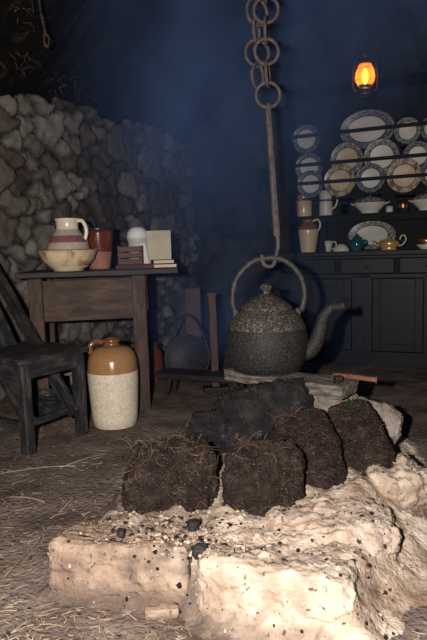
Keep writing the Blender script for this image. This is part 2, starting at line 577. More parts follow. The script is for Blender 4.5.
def stone_wall(name, P0, d, nrm, length, height, material, seed, cell=.17, st=.02, bulge=.055, hfun=None):
    rng = np.random.RandomState(seed)
    nu, nz = int(length / st), int(height / st)
    u, z = np.meshgrid(np.arange(nu + 1) * st, np.arange(nz + 1) * st)
    S = []
    wts = []
    tries = 0
    while tries < 14000:
        tries += 1
        su, sz = rng.uniform(-.2, length + .2), rng.uniform(-.2, height + .2)
        w = cell * rng.choice([.42, .6, .8, 1.05, 1.35], p=[.30, .27, .2, .15, .08])
        ok = True
        for (a, bq), w2 in zip(S, wts):
            if ((a - su) / 1.12) ** 2 + (bq - sz) ** 2 < (.5 * (w + w2)) ** 2 * .92:
                ok = False
                break
        if ok:
            S.append((su, sz))
            wts.append(w)
    S = np.array(S)
    wts = np.array(wts)
    uu = u + .018 * np.sin(z * 23 + u * 9) + .012 * np.sin(z * 51 + 1.3)
    zz = z + .016 * np.sin(u * 21 + 2) + .012 * np.sin(u * 47 + z * 13)
    D1 = np.full(u.shape, 9.)
    D2 = np.full(u.shape, 9.)
    I1 = np.zeros(u.shape, int)
    for k in range(len(S)):
        dk = np.sqrt(((uu - S[k, 0]) / 1.12) ** 2 + (zz - S[k, 1]) ** 2) - wts[k] * .5
        c = dk < D1
        D2 = np.where(c, D1, np.minimum(D2, dk))
        I1 = np.where(c, k, I1)
        D1 = np.where(c, dk, D1)
    e = np.clip((D2 - D1) / .075, 0, 1)
    off = rng.uniform(-.022, .03, len(S))
    tone = rng.uniform(0, 1, len(S))
    tx = rng.uniform(-.22, .22, len(S))
    tz = rng.uniform(-.22, .22, len(S))
    h = bulge * (1 - (1 - np.clip(e * 1.15, 0, 1)) ** 3.2) + np.where(e > 0, off[I1] * np.clip(e * 3, 0, 1), 0)
    h += (tx[I1] * (uu - S[I1, 0]) + tz[I1] * (zz - S[I1, 1])) * np.clip(e * 2, 0, 1)
    mb = MB()
    vs, ga, to = [], [], []
    for j in range(nz + 1):
        for i in range(nu + 1):
            x = P0 + d * float(u[j, i])
            zc = float(z[j, i])
            hh = float(h[j, i]) + .014 * noise.fractal(V((x.x * 14, x.y * 14, zc * 14)), .6, 2, 4)
            vs.append(x + nrm * hh + V((0, 0, zc)))
            ga.append(1 - min(1., float(e[j, i]) * 2.3))
            to.append(float(tone[I1[j, i]]))
    fs = [[j * (nu + 1) + i, j * (nu + 1) + i + 1, (j + 1) * (nu + 1) + i + 1, (j + 1) * (nu + 1) + i] for j in range(nz) for i in range(nu)]
    t = d.cross(V((0, 0, 1)))
    if t.dot(nrm) < 0:
        fs = [f[::-1] for f in fs]
    mb.add(vs, fs, None, 0, True)
    # the body of the wall behind its face
    R = Matrix((d, V((0, 0, 1)).cross(d), V((0, 0, 1)))).transposed()
    nb = len(mb.v)
    mb.box(P0 + d * (length / 2) - nrm * .23 + V((0, 0, height / 2)), (length, .4, height), R)
    k = len(mb.v) - nb
    o = mb.build(name, material, attrs={'tone': to + [.3] * k, 'gap': ga + [1.] * k})
    return props(o, kind='structure')


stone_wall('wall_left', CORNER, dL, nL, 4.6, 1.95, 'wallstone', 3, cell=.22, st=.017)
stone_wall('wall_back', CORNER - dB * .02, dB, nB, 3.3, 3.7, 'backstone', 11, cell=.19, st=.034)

# -------------------------------------------------------------------- roof


def roof_z(s):
    return 1.90 + .8 * s


def make_roof():
    mb = MB()
    L0, L1, s0, s1, st = -.35, 4.6, -.35, 2.4, .05
    nu, ns = int((L1 - L0) / st), int((s1 - s0) / st)
    vs = []
    for j in range(ns + 1):
        for i in range(nu + 1):
            uu, ss = L0 + i * st, s0 + j * st
            p = CORNER + dL * uu + nL * ss
            h = .10 * noise.fractal(V((uu * 2.2, ss * 2.2, 9)), .75, 2, 5)
            p.z = roof_z(ss) + h
            vs.append(p)
    fs = [[j * (nu + 1) + i, j * (nu + 1) + i + 1, (j + 1) * (nu + 1) + i + 1, (j + 1) * (nu + 1) + i] for j in range(ns) for i in range(nu)]
    mb.add(vs, fs, None, 0, True)
    o = len(mb.v)
    top = [p + V((0, 0, .3)) for p in vs]
    mb.add(top, fs, None, 0, True)
    props(mb.build('roof', 'thatch'), kind='structure')
    # the other slope
    mb = MB()
    A = CORNER + nL * 2.35
    vs = []
    ns = 40
    for j in range(ns + 1):
        for i in range(nu + 1):
            uu, ss = L0 + i * st, j * .06
            p = A + dL * uu + nL * ss
            p.z = roof_z(2.35) - .8 * ss + .10 * noise.fractal(V((uu * 2.2, ss * 2.2, 3)), .75, 2, 5)
            vs.append(p)
    fs = [[j * (nu + 1) + i, j * (nu + 1) + i + 1, (j + 1) * (nu + 1) + i + 1, (j + 1) * (nu + 1) + i] for j in range(ns) for i in range(nu)]
    mb.add(vs, fs, None, 0, True)
    mb.add([p + V((0, 0, .3)) for p in vs], fs, None, 0, True)
    props(mb.build('ceiling', 'thatch'), kind='structure')


make_roof()


def roof_pt(u, s, drop=.03):
    p = CORNER + dL * u + nL * s
    p.z = roof_z(s) - drop
    return p


# rafters of rough poles, and two tie beams
for k, (u0, dz) in enumerate(((.45, .03), (1.15, .05), (1.9, .02), (2.6, .05))):
    mb = MB()
    pts = [roof_pt(u0 + .05 * noise.noise(V((q * .9, u0, 0))), .12 + q * .25, .06 + dz + .02 * noise.noise(V((q, u0 * 3, 2)))) for q in range(10)]
    mb.tube(pts, [.035 + .006 * noise.noise(V((q * .7, u0, 5))) for q in range(10)], 10)
    props(mb.build('trim_%d' % (k + 1), 'thatch'), kind='structure')
mb = MB()
mb.tube([V((-.9, 2.29, 2.52)), V((0, 2.29, 2.54)), V((1.6, 2.29, 2.5)), V((2.4, 2.29, 2.5))], .05, 12)
props(mb.build('trim_5', 'thatch'), kind='structure')
mb = MB()
mb.tube([V((-.4, 3.9, 2.80)), V((1, 3.9, 2.82)), V((2.6, 3.9, 2.8))], .05, 12)
props(mb.build('trim_6', 'thatch'), kind='structure')

# dry roots and twigs hanging out of the roof sods
mb = MB()
rr = random.Random(5)
for px, py, n in ((22, 12, 14), (10, 70, 18), (22, 58, 18), (60, 85, 16), (90, 102, 30), (70, 84, 14), (45, 100, 12), (85, 20, 8)):
    for _ in range(n):
        d = ray(px + rr.gauss(0, 9), py + rr.gauss(0, 7))
        # meet the roof slope
        P = CAM - CORNER
        a0, a1 = P.dot(nL), d.dot(nL)
        t = (1.90 + .8 * a0 - CAMZ) / (d.z - .8 * a1)
        p = CAM + d * (t * rr.uniform(.975, .995))
        dirn = V((rr.gauss(0, 1), rr.gauss(0, 1), rr.gauss(-.2, .7))).normalized()
        ln = rr.uniform(.02, .07)
        if (p - CORNER).dot(nL) < .16:
            continue
        q = p + dirn * ln + V((0, 0, -.02))
        mid = (p + q) * .5 + V((rr.gauss(0, .012), rr.gauss(0, .012), rr.gauss(0, .012)))
        mb.tube([p, mid, q], [.003, .0028, .0016], 4)
props(mb.build('roof_roots', 'root'), 'dry roots and twigs poking out of the sooty roof sods', 'roots', kind='stuff')

# rope loop hanging from the roof
P0 = at_y(43, 23, 2.9)
t = thing('rope_loop', 'short rope loop hanging from the dark roof at upper left', 'rope', at_y(47, 45, 2.9))
mb = MB()
mb.tube(spline([at_y(36, -30, 2.93), at_y(40, 8, 2.9), at_y(43, 22, 2.9), at_y(45, 33, 2.9)], 5), .006, 6)
mb.build('rope', 'root', t, world=True)
mb = MB()
mb.tube(spline([at_y(45, 33, 2.9), at_y(49, 38, 2.91), at_y(48, 46, 2.9), at_y(45, 45, 2.89), at_y(44, 38, 2.9), at_y(45, 33, 2.9)], 5), .006, 6)
mb.build('loop', 'root', t, world=True)

# ------------------------------------------------------------------ hearth


OUT = [at_z(*q) for q in ((50, 592), (120, 602), (190, 614), (250, 645), (385, 672), (425, 590), (432, 505), (414, 440), (385, 415), (330, 402), (240, 410), (178, 432), (130, 492), (80, 545))]
OUT = [(p.x, p.y) for p in OUT]


def out_dist(x, y):
    """distance to the outline of the hearth, positive inside"""
    best, inside = 9., False
    n = len(OUT)
    for i in range(n):
        ax, ay = OUT[i]
        bx, by = OUT[(i + 1) % n]
        ex, ey = bx - ax, by - ay
        t = max(0., min(1., ((x - ax) * ex + (y - ay) * ey) / (ex * ex + ey * ey)))
        d = math.hypot(x - ax - t * ex, y - ay - t * ey)
        best = min(best, d)
        if (ay > y) != (by > y) and x < ax + (y - ay) / (by - ay) * ex:
            inside = not inside
    return best if inside else -best


def ash_h(x, y):
    d = out_dist(x, y) + .045 * noise.fractal(V((x * 4.5, y * 4.5, 7.7)), .7, 2, 4)
    if d < -.09:
        return -.03
    h = .012 * smooth(-.08, .0, d) + .125 * smooth(-.03, .13 + .16 * smooth(.25, .5, x), d) - .012
    h += .045 * math.exp(-((x - .15) ** 2 + (y - 1.95) ** 2) / .06)
    h += .05 * math.exp(-((x - .50) ** 2 + (y - 1.68) ** 2) / .03)
    n = .016 * noise.fractal(V((x * 8, y * 8, .3)), .55, 2, 5) + .004 * noise.fractal(V((x * 36, y * 36, .3)), .5, 2, 4)
    return h + n * smooth(-.08, .05, d)


def make_ash():
    x0, x1, y0, y1, st = -.62, .95, 1.08, 2.5, .0115
    nx, ny = int((x1 - x0) / st), int((y1 - y0) / st)
    mb = MB()
    vs = [V((x0 + i * st, y0 + j * st, ash_h(x0 + i * st, y0 + j * st))) for j in range(ny + 1) for i in range(nx + 1)]
    fs = []
    for j in range(ny):
        for i in range(nx):
            q = [j * (nx + 1) + i, j * (nx + 1) + i + 1, (j + 1) * (nx + 1) + i + 1, (j + 1) * (nx + 1) + i]
            if max(vs[k].z for k in q) > -.016:
                fs.append(q)
    used = sorted({k for f in fs for k in f})
    mp = {k: i for i, k in enumerate(used)}
    mb.add([vs[k] for k in used], [[mp[k] for k in f] for f in fs], None, 0, True)
    dirt = []
    for p in mb.v:
        dd_ = out_dist(p.x, p.y)
        q = 1.05 * (1 - smooth(-.07, .10 - .08 * smooth(.1, .45, p.x), dd_)) + .70 * (1 - smooth(-.16, .16, p.x + .10 * noise.noise(V((p.x * 5, p.y * 5, 3)))))
        q += .5 * smooth(1.72, 1.95, p.y) * (1 - smooth(.35, .5, p.x))
        dirt.append(min(1.2, q) - .12)
    props(mb.build('ash_heap', 'ash', attrs={'dirt': dirt}), 'heap of pale ash spread around the smouldering turf fire', 'ash', kind='stuff')


make_ash()


def stone(name, label, cat, c, size, rotz, seed, material, amp=.1, p=5, sub=18, tilt=(0, 0), group=None, rough=.35, freq=2.2):
    R = Matrix.Rotation(rotz, 3, 'Z') @ Matrix.Rotation(tilt[0], 3, 'X') @ Matrix.Rotation(tilt[1], 3, 'Y')
    mb = MB()
    mb.rock((0, 0, 0), size, R, seed, amp, sub, p, freq, rough)
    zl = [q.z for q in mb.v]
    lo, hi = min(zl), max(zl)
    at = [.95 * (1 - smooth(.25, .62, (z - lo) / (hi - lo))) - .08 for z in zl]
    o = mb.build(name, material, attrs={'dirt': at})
    o.location = c
    W[o] = Matrix.Translation(V(c))
    return props(o, label, cat, group)


HG = 'stones edging the hearth'
A, B = at_z(48, 594), at_z(188, 606)
d = (B - A)
c = (A + B) / 2 + V((-d.y, d.x, 0)).normalized() * .085 + V((0, 0, .055))
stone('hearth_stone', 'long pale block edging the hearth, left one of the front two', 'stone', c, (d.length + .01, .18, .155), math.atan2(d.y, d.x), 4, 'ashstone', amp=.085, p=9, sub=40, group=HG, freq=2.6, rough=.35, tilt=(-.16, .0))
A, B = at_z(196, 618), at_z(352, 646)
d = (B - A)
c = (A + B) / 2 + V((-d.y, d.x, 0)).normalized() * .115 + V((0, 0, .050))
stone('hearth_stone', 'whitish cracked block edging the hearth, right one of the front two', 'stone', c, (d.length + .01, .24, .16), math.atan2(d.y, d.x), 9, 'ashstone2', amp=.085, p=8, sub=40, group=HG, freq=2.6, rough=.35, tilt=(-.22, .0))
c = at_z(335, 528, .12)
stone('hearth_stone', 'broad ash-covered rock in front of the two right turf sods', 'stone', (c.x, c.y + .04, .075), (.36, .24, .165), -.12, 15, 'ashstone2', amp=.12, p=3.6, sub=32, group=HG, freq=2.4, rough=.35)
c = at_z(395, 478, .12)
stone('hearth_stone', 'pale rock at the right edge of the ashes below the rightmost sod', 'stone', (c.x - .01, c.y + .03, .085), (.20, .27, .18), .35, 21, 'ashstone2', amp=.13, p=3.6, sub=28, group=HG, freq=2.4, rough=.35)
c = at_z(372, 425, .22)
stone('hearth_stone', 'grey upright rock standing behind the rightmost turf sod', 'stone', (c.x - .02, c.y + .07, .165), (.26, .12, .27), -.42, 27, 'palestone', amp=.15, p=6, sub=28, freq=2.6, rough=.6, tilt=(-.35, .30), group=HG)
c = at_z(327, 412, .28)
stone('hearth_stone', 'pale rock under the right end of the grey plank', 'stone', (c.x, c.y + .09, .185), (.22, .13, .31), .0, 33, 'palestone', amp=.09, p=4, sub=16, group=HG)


def sod(label, px, py, z, w, h, t, yaw, lean, seed, roll=0.0, nf=40, group='turf sods leaning around the fire', p=6, material='peat', shear=None, dy=.0):
    """a turf sod standing on edge with its foot at the pixel and leaning back"""
    b0 = at_z(px, py, z)
    b0.y += dy
    R = Matrix.Rotation(yaw, 3, 'Z') @ Matrix.Rotation(-lean, 3, 'X') @ Matrix.Rotation(roll, 3, 'Y')
    th = thing('turf_sod', label, 'turf', b0, 0, group)
    ctr = R @ V((0, t * .5, h * .5))
    mb = MB()
    mb.rock(ctr, (w, t, h), R, seed, .17, 56, p, 1.5, .34, shear=shear, hi=11)
    sh = mb.build('peat_block', material, th)
    # roots and fibres on its face
    rr = random.Random(seed)
    face = [i for i, q in enumerate(mb.v)]
    fb = MB()
    cand = [q for q in mb.v if (R.transposed() @ (q - ctr)).y < -.22 * t or (R.transposed() @ (q - ctr)).z > .42 * h]
    for _ in range(nf):
        q = rr.choice(cand)
        nrm = (q - ctr)
        nrm = (R @ V((0, -1, .3))).normalized()
        tang = V((rr.gauss(0, 1), rr.gauss(0, 1), rr.gauss(0, 1)))
        tang = (tang - nrm * tang.dot(nrm)).normalized()
        ln = rr.uniform(.012, .05) if rr.random() < .85 else rr.uniform(.05, .085)
        side = nrm.cross(tang)
        a = q + nrm * .001
        e = q + tang * ln + nrm * rr.uniform(.0, .012)
        m = (a + e) * .5 + side * rr.gauss(0, ln * .22) + nrm * rr.uniform(.003, .012)
        fb.tube(arc(a, m, e, 4), [.0008, .0009, .0009, .0008, .0005], 4)
    f = fb.build('root_fibres', 'fibre', sh)
    f['kind'] = 'stuff'
    return th


sod('dark shaggy turf sod at the left end of the fire', 172, 520, .115, .285, .235, .13, .14, .55, 3, roll=.05, nf=110, p=3.4)
sod('dark turf sod in the middle front of the fire beside the shaggy one', 258, 521, .115, .236, .245, .11, -.10, .55, 8, roll=.16, nf=50, p=4)
sod('brown turf sod sloping back behind the broad ash-covered rock', 322, 493, .14, .195, .33, .09, -.26, .88, 12, roll=-.30, nf=30, p=4.5)
sod('rightmost brown turf sod resting against the grey upright rock', 377, 475, .15, .17, .32, .09, -.44, .82, 17, roll=-.50, nf=22, p=4.5)

b = at_z(272, 420, .26)
stone('charred_turf', 'large charred black turf block under the kettle in the fire', 'turf', (b.x - .01, b.y + .06, .245), (.36, .18, .27), .10, 40, 'char', amp=.10, p=6, sub=36, freq=3, rough=.6, tilt=(-.25, -.16), group='charred turf in the fire')
b = at_z(222, 430, .22)
stone('charred_turf', 'smaller burnt turf lump with ashy underside at left of the charred block', 'turf', (b.x - .01, b.y + .03, .19), (.21, .14, .19), -.15, 44, 'char', amp=.14, p=4.5, sub=32, freq=3, rough=.6, tilt=(-.2, -.2), group='charred turf in the fire')

# loose lumps
for i, (px, py, z, s, lab) in enumerate(((200, 551, .135, .038, 'largest black ember lump between the two front blocks'),
                                        (193, 525, .14, .032, 'black ember lump just under the shaggy sod'),
                                        (121, 533, .145, .024, 'black ember lump on the left front block'))):
    b = at_z(px, py, z)
    zz = ash_h(b.x, b.y)
    stone('ember_lump', lab, 'ember', (b.x, b.y, z), (s, s * .9, s * 1.0), i * .8, 50 + i, 'coal', amp=.16, p=2.6, sub=8, group='dead ember lumps on the ashes')
b = at_z(162, 616)
stone('brick_fragment', 'flat pale brick fragment lying on earth before the front blocks', 'brick', (b.x, b.y, .013), (.085, .035, .028), .08, 60, 'ashstone', amp=.08, p=6, sub=10)
for i, (px, py, s, lab) in enumerate(((208, 553, .03, 'x'),)):
    pass

# crumbs of ash, charcoal and dry turf strewn over the hearth
from mathutils.bvhtree import BVHTree
bpy.context.view_layer.update()
trees = []
for o in bpy.data.objects:
    if o.type == 'MESH' and (o.name.startswith('ash_heap') or o.name.startswith('hearth_stone')):
        mw = o.matrix_world
        trees.append(BVHTree.FromPolygons([mw @ v.co for v in o.data.vertices], [tuple(p.vertices) for p in o.data.polygons]))


def top_of(x, y):
    z = -1.
    for t in trees:
        h = t.ray_cast(V((x, y, 1)), V((0, 0, -1)))
        if h[0] is not None:
            z = max(z, h[0].z)
    return z


rr = random.Random(77)
CR = {'ash_crumbs': ('ash', 'pale ash crumbs strewn over the hearth stones', MB()), 'charcoal_crumbs': ('coal', 'black charcoal crumbs strewn over the ashes', MB()), 'turf_crumbs': ('peat', 'brown turf crumbs fallen on the ashes', MB())}
for _ in range(1300):
    if rr.random() < .5:
        p = at_z(rr.gauss(175, 45), rr.gauss(530, 16), .14)
    else:
        p = at_z(rr.uniform(45, 425), rr.uniform(470, 660), .1)
    if out_dist(p.x, p.y) < -.06:
        continue
    z = top_of(p.x, p.y)
    if z < .0:
        continue
    k = rr.choices(['ash_crumbs', 'charcoal_crumbs', 'turf_crumbs'], [.62, .035, .345])[0]
    sz = rr.choice([.003, .004, .004, .005, .006, .008, .012]) * rr.uniform(.8, 1.2)
    CR[k][2].rock((p.x, p.y, z + sz * .15), (sz, sz * rr.uniform(.6, 1), sz * rr.uniform(.5, .9)), Matrix.Rotation(rr.uniform(0, 3), 3, 'Z'), rr.random() * 50, .2, 2, 3, smooth=False)
for k, (mm, lab, mb) in CR.items():
    props(mb.build(k, mm), lab, 'crumbs', kind='stuff')

# grass blades at the stone behind the sods
t = thing('grass_tuft', 'small green grass tuft sprouting beside the plank and right sods', 'grass', at_z(348, 408, .30))
mb = MB()
for k in range(6):
    a = at_y(347 + k * .6, 409, 1.98)
    e = at_y(344 + k * 2.2, 396 - (k % 3) * 2, 1.96)
    mb.tube(arc(a, (a + e) * .5 + V((.003, 0, .002)), e, 4), [.0012, .0011, .001, .0008, .0004], 4)
mb.build('blades', 'grass', t, world=True)

# plank across the fire under the kettle
Pa, Pb = V((at_y(234, 372, 2.38).x, 2.38, .372)), V((at_y(350, 388, 2.03).x, 2.03, .372))
th = thing('plank', 'ash-grey wooden plank lying across the fire under the kettle', 'plank', (Pa + Pb) / 2)
mb = MB()
mb.box((Pa + Pb) / 2, ((Pb - Pa).length, .14, .046), frame(Pb - Pa), (24, 6, 2), .010)
mb.build('board', 'plank', th, .004, True)
bl = thing('wood_peg', 'small dark wooden block stuck upright on the grey plank end', 'wood', at_y(338, 378, 2.03))
mb = MB()
q = at_y(338, 384, 2.035)
mb.box(V((q.x, q.y, .405)), (.03, .025, .035), Matrix.Rotation(.3, 3, 'Z'), (2, 2, 2), .002)
mb.build('peg_block', 'darkbrown', bl, .003, True)
bar = thing('iron_bar', 'rusty red iron bar lying along the end of the plank', 'bar', at_y(352, 376, 2.17))
mb = MB()
a, e = at_y(333, 374, 2.13), at_y(377, 383, 2.04)
a.z, e.z = .404, .402
mb.tube(spline([a, (a * .6 + e * .4) + V((0, 0, .002)), e * .9 + a * .1, e], 4), [.010] * 10 + [.011, .014, .014], 8)
mb.build('rod', 'rust', bar, world=True)

# ------------------------------------------------------------------ kettle
KY = 2.28
kx = at_y(267, 340, KY).x
K = thing('kettle', 'large sooty black iron kettle with swan-neck spout over the fire', 'kettle', (kx, KY, .398))
mb = MB()
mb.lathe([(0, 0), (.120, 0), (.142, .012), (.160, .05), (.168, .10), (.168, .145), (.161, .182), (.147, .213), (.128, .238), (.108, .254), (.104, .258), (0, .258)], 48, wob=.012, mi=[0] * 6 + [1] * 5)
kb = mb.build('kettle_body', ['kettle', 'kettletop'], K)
mb = MB()
mb.lathe([(0, .252), (.104, .255), (.107, .263), (.098, .273), (.075, .290), (.045, .308), (.02, .318), (0, .321)], 40)
ld = mb.build('lid', 'kettletop', K)
mb = MB()
mb.lathe([(0, .315), (.018, .317), (.012, .327), (.020, .337), (.026, .347), (.020, .358), (0, .361)], 20)
mb.build('knob', 'kettletop', ld)
mb = MB()
pts = spline([(.120, -.02, .075), (.165, -.028, .082), (.196, -.035, .120), (.212, -.037, .170), (.226, -.04, .222), (.256, -.044, .258), (.285, -.047, .262), (.305, -.048, .266)], 6)
n = len(pts)
mb.tube(pts, [.040 - .022 * min(1, i / (n * .72)) + (.004 if i > n - 4 else 0) for i in range(n)], 16)
mb.build('spout', 'kettle', K)
mb = MB()
pts = spline([(-.124, 0, .238), (-.138, 0, .30), (-.118, 0, .385), (-.06, 0, .445), (.0, 0, .462), (.075, 0, .452), (.135, 0, .395), (.158, 0, .315), (.142, 0, .24)], 6)
mb.tube(pts, .013, 10, flat=1.0)
hd = mb.build('handle', 'iron', K)
for sx in (-1, 1):
    mb = MB()
    mb.box((sx * .128, 0, .236), (.022, .035, .045), None, (1, 1, 1))
    mb.build('handle_lug', 'iron', K, .005)

# ------------------------------------------------------------------- chain
CH = thing('pot_chain', 'double iron ring chain with long bar hanging over the kettle', 'chain', at_y(268, 95, KY))
sc_ = KY / FPX


def link(px, py, rpx, yaw=0.0, stretch=1.0, dy=0.0, tilt=0.0, th=.0070):
    c = at_y(px, py, KY + dy)
    R = Matrix.Rotation(tilt, 3, 'Y') @ Matrix.Rotation(yaw, 3, 'Z')
    mb = MB()
    mb.ring(c, rpx * sc_, th, R, stretch=stretch)
    return mb.build('link', 'chain', CH, world=True)


link(268, 95, 11.5)
link(267.5, 74, 11, 1.33, 1.05, .0, -.03)
link(257.5, 76, 10.5, .95, 1.05, .03, .08)
link(266.5, 51.5, 11.5, .1)
link(257, 53, 11.5, .15, 1.05, .045)
link(266, 30.5, 11.5, 1.38, 1.0, 0)
link(256.5, 31, 11.5, 1.25, 1.05, .045)
link(266, 10, 11.5, -.1)
link(257, 12, 12, .55, 1.05, .045)
for k, (yy, yw) in enumerate(((-11, 1.4), (-32, .1), (-53, 1.4), (-74, .1), (-95, 1.4), (-116, .1))):
    link(265.5, yy, 11.5, yw)
    link(257 + .5 * k, yy + 2, 11.5, yw - .1, 1, .045)
mb = MB()
a, e = at_y(268, 106, KY), at_y(277, 236, KY)
mb.tube([a, a * .97 + e * .03, a * .5 + e * .5, e], [.012, .0125, .013, .0145], 8, smooth=False)
mb.ring(at_y(268, 106, KY), .010, .006, Matrix.Rotation(1.57, 3, 'Z'), 14, 6)
mb.build('hanger_bar', 'chain', CH, world=True)
hz = .398 + .462
hx = kx + .01
mb = MB()
mb.tube(spline([e + V((0, 0, .01)), e + V((.004, 0, -.03)), V((hx + .035, KY - .002, hz + .02)), V((hx + .02, KY - .004, hz - .028)), V((hx - .01, KY - .004, hz - .03)), V((hx - .024, KY - .004, hz - .008)), V((hx - .024, KY - .004, hz + .015))], 6), .0085, 8)
mb.build('hook', 'chain', CH, world=True)

# ------------------------------------------------------- chair (front left)
f1, f2 = at_z(29, 454), at_z(82, 434)
wv = (f2 - f1)
ang = math.atan2(wv.y, wv.x)
half = wv.length / 2
C = thing('wooden_chair', 'blackened low wooden chair with steeply raked back at the left', 'chair', (f1 + f2) / 2, ang)
for sx in (-1, 1):
    mb = MB()
    mb.bar((sx * half, .0, 0), (sx * half, 0, .415), .046, .05, 8, .004)
    mb.build('leg', 'blackwood', C, .005)
    mb = MB()
    mb.bar((sx * half * 1.0, .40, 0), (sx * half * 1.0, .36, .415), .042, .045, 8, .004)
    mb.build('leg', 'blackwood', C, .005)
    mb = MB()
    mb.bar((sx * (half - .035), .005, .115), (sx * (half - .02), .70, .96), .028, .075, 12, .004)
    mb.build('back_stile', 'blackwood', C, .005)
    mb = MB()
    mb.bar((sx * half, .01, .13), (sx * half, .39, .12), .028, .035, 6, .004)
    mb.build('side_rail', 'blackwood', C, .005)
    mb = MB()
    mb.bar((sx * half, .0, .375), (sx * half, .37, .375), .028, .08, 6, .003)
    mb.build('side_apron', 'blackwood', C, .004)
mb = MB()
mb.bar((-half, .0, .140), (half, .0, .145), .026, .032, 6, .004)
mb.build('stretcher', 'blackwood', C, .005)
mb = MB()
mb.bar((-half, -.005, .380), (half, -.005, .380), .028, .070, 6, .003)
mb.build('front_apron', 'blackwood', C, .004)
mb = MB()
mb.box((0, .185, .432), (half * 2 + .085, .45, .03), None, (10, 8, 1), .005)
mb.build('seat', 'blackwood', C, .006)
mb = MB()
mb.bar((0, .36, .44), (0, .66, .92), .15, .022, 8, .004)
mb.build('back_splat', 'blackwood', C, .004)
mb = MB()
mb.bar((-half - .06, .69, .945), (half + .06, .69, .945), .028, .09, 8, .004)
mb.build('crest_rail', 'blackwood', C, .006)

# ------------------------------------------------------------------- table
tl, tr_ = at_y(18, 278, 2.98), at_y(159, 268, 3.10)
TZ = .808
d = V((tr_.x - tl.x, tr_.y - tl.y, 0))
TL = d.length
ta = math.atan2(d.y, d.x)
T = thing('side_table', 'dark brown wooden table with deep apron against the stone wall', 'table', (tl.x, tl.y, 0), ta)
TW = W[T]
TI = TW.inverted()
mb = MB()
mb.box((TL / 2 + .045, .135, TZ - .016), (TL + .12, .27, .032), None, (14, 3, 1), .004)
mb.box((TL / 2 + .045, .405, TZ - .016), (TL + .12, .26, .032), None, (14, 3, 1), .003)
mb.build('table_top', 'darkbrown', T, .005)
for x, y in ((TL - .115, .05), (.08, .05), (TL - .075, .49), (.08, .49)):
    mb = MB()
    mb.bar((x, y, 0), (x, y, TZ - .033), .075, .075, 8, .004)
    mb.build('leg', 'brownwood', T, .006)
mb = MB()
mb.box((TL / 2 - .0, .045, TZ - .16), (TL - .23, .024, .225), None, (10, 1, 4), .003)
mb.build('front_apron', 'brownwood', T, .004)
for x in (.08, TL - .075):
    mb = MB()
    mb.bar((x, .09, TZ - .14), (x, .45, TZ - .14), .024, .2, 4, .003)
    mb.build('side_apron', 'brownwood', T, .004)
mb = MB()
mb.box((TL / 2, .5, TZ - .14), (TL - .23, .024, .2), None, (6, 1, 1), .003)
mb.build('back_apron', 'brownwood', T, .004)


def on_table(px, Y, z=TZ):
    """a spot on the table at the sight line px and distance Y"""
    p = at_y(px, 268, Y)
    return V((p.x, p.y, z))


# bowl with the jug in it
bw = on_table(69, 3.15)
o = thing('enamel_bowl', 'large cream enamel bowl with rust stains under the striped jug', 'bowl', bw)
mb = MB()
mb.lathe([(0, .004), (.075, .004), (.075, 0), (.083, 0), (.086, .012), (.112, .030), (.140, .062), (.154, .095), (.159, .108), (.166, .112), (.166, .117), (.158, .119),
          (.150, .100), (.136, .067), (.108, .036), (.08, .020), (0, .018)], 48, mi=[0] * 9 + [1] * 3 + [0] * 5)
mb.build('bowl_shell', ['enamel', 'enamelrim'], o)
j = thing('striped_jug', 'cream jug with a pink band standing in the enamel bowl', 'jug', bw + V((.004, 0, .0185)))
mb = MB()
h = .305
mb.lathe([(r * 1.0, z * .885) for r, z in [(0, 0), (.098, 0), (.112, .02), (.120, .06), (.120, .10), (.108, .155), (.099, .175), (.088, .198), (.080, .210), (.070, .225), (.062, .236), (.060, .245), (.060, .285), (.066, .300), (.067, .304), (.062, .304),
          (.054, .285), (.053, .24), (.080, .20), (.10, .12), (0, .10)]], 48, mi=[0, 0, 0, 0, 0, 1, 1, 0, 0, 0, 2, 2, 2, 2, 2, 2, 2, 2, 2, 2])
jb = mb.build('jug_body', ['jugbody', 'pink', 'cream'], j)
mb = MB()
mb.tube(spline([(.058, -.006, .256), (.085, -.006, .255), (.102, -.006, .226), (.106, -.006, .190), (.096, -.006, .152)], 6), .011, 10)
mb.build('handle', 'cream', j)

c = on_table(100, 3.37)
o = thing('glazed_crock', 'tall red-brown glazed crock with bare clay foot behind the bowl', 'crock', c)
mb = MB()
mb.lathe([(0, 0), (.060, 0), (.066, .03), (.074, .085), (.077, .10), (.084, .16), (.088, .21), (.089, .222), (.095, .226), (.096, .238), (.092, .242), (.082, .238), (.076, .15), (.06, .02), (0, .02)], 40,
         mi=[1, 1, 1, 1, 0, 0, 0, 2, 2, 2, 2, 2, 2, 2])
mb.build('crock_body', ['redglaze', 'bisque', 'darkrim'], o)

# little crate on a maroon book
a = on_table(135, 3.12)
o = thing('maroon_book', 'flat maroon book lying under the small wooden crate', 'book', a, ta + .02)
mb = MB()
mb.box((0, .07, .0125), (.195, .135, .019), None)
mb.build('page_block', 'paper', o)
mb = MB()
mb.box((0, .07, .0015), (.21, .145, .003), None)
mb.box((0, .07, .0235), (.21, .145, .003), None)
mb.box((0, -.0005, .0125), (.21, .004, .025), None)
mb.build('cover', 'maroon', o, .001)
a = on_table(131, 3.14, TZ + .0252)
o = thing('small_crate', 'small slatted brown wooden crate standing on the maroon book', 'crate', a, ta + .05)
for y in (.005, .105):
    mb = MB()
    for k in range(3):
        mb.box((0, y, .017 + k * .034), (.135, .008, .028), None, (4, 1, 1), .001)
    mb.build('slatted_side', 'redwood', o, .0015)
for x in (-.0635, .0635):
    mb = MB()
    mb.box((x, .055, .052), (.1, .010, .104), Matrix.Rotation(PI / 2, 3, 'Z'), (3, 1, 1), .001)
    mb.build('end_board', 'redwood', o, .0015)
mb = MB()
mb.box((0, .055, .004), (.117, .09, .008), None)
mb.build('bottom', 'brownwood', o)
a = on_table(139, 3.37)
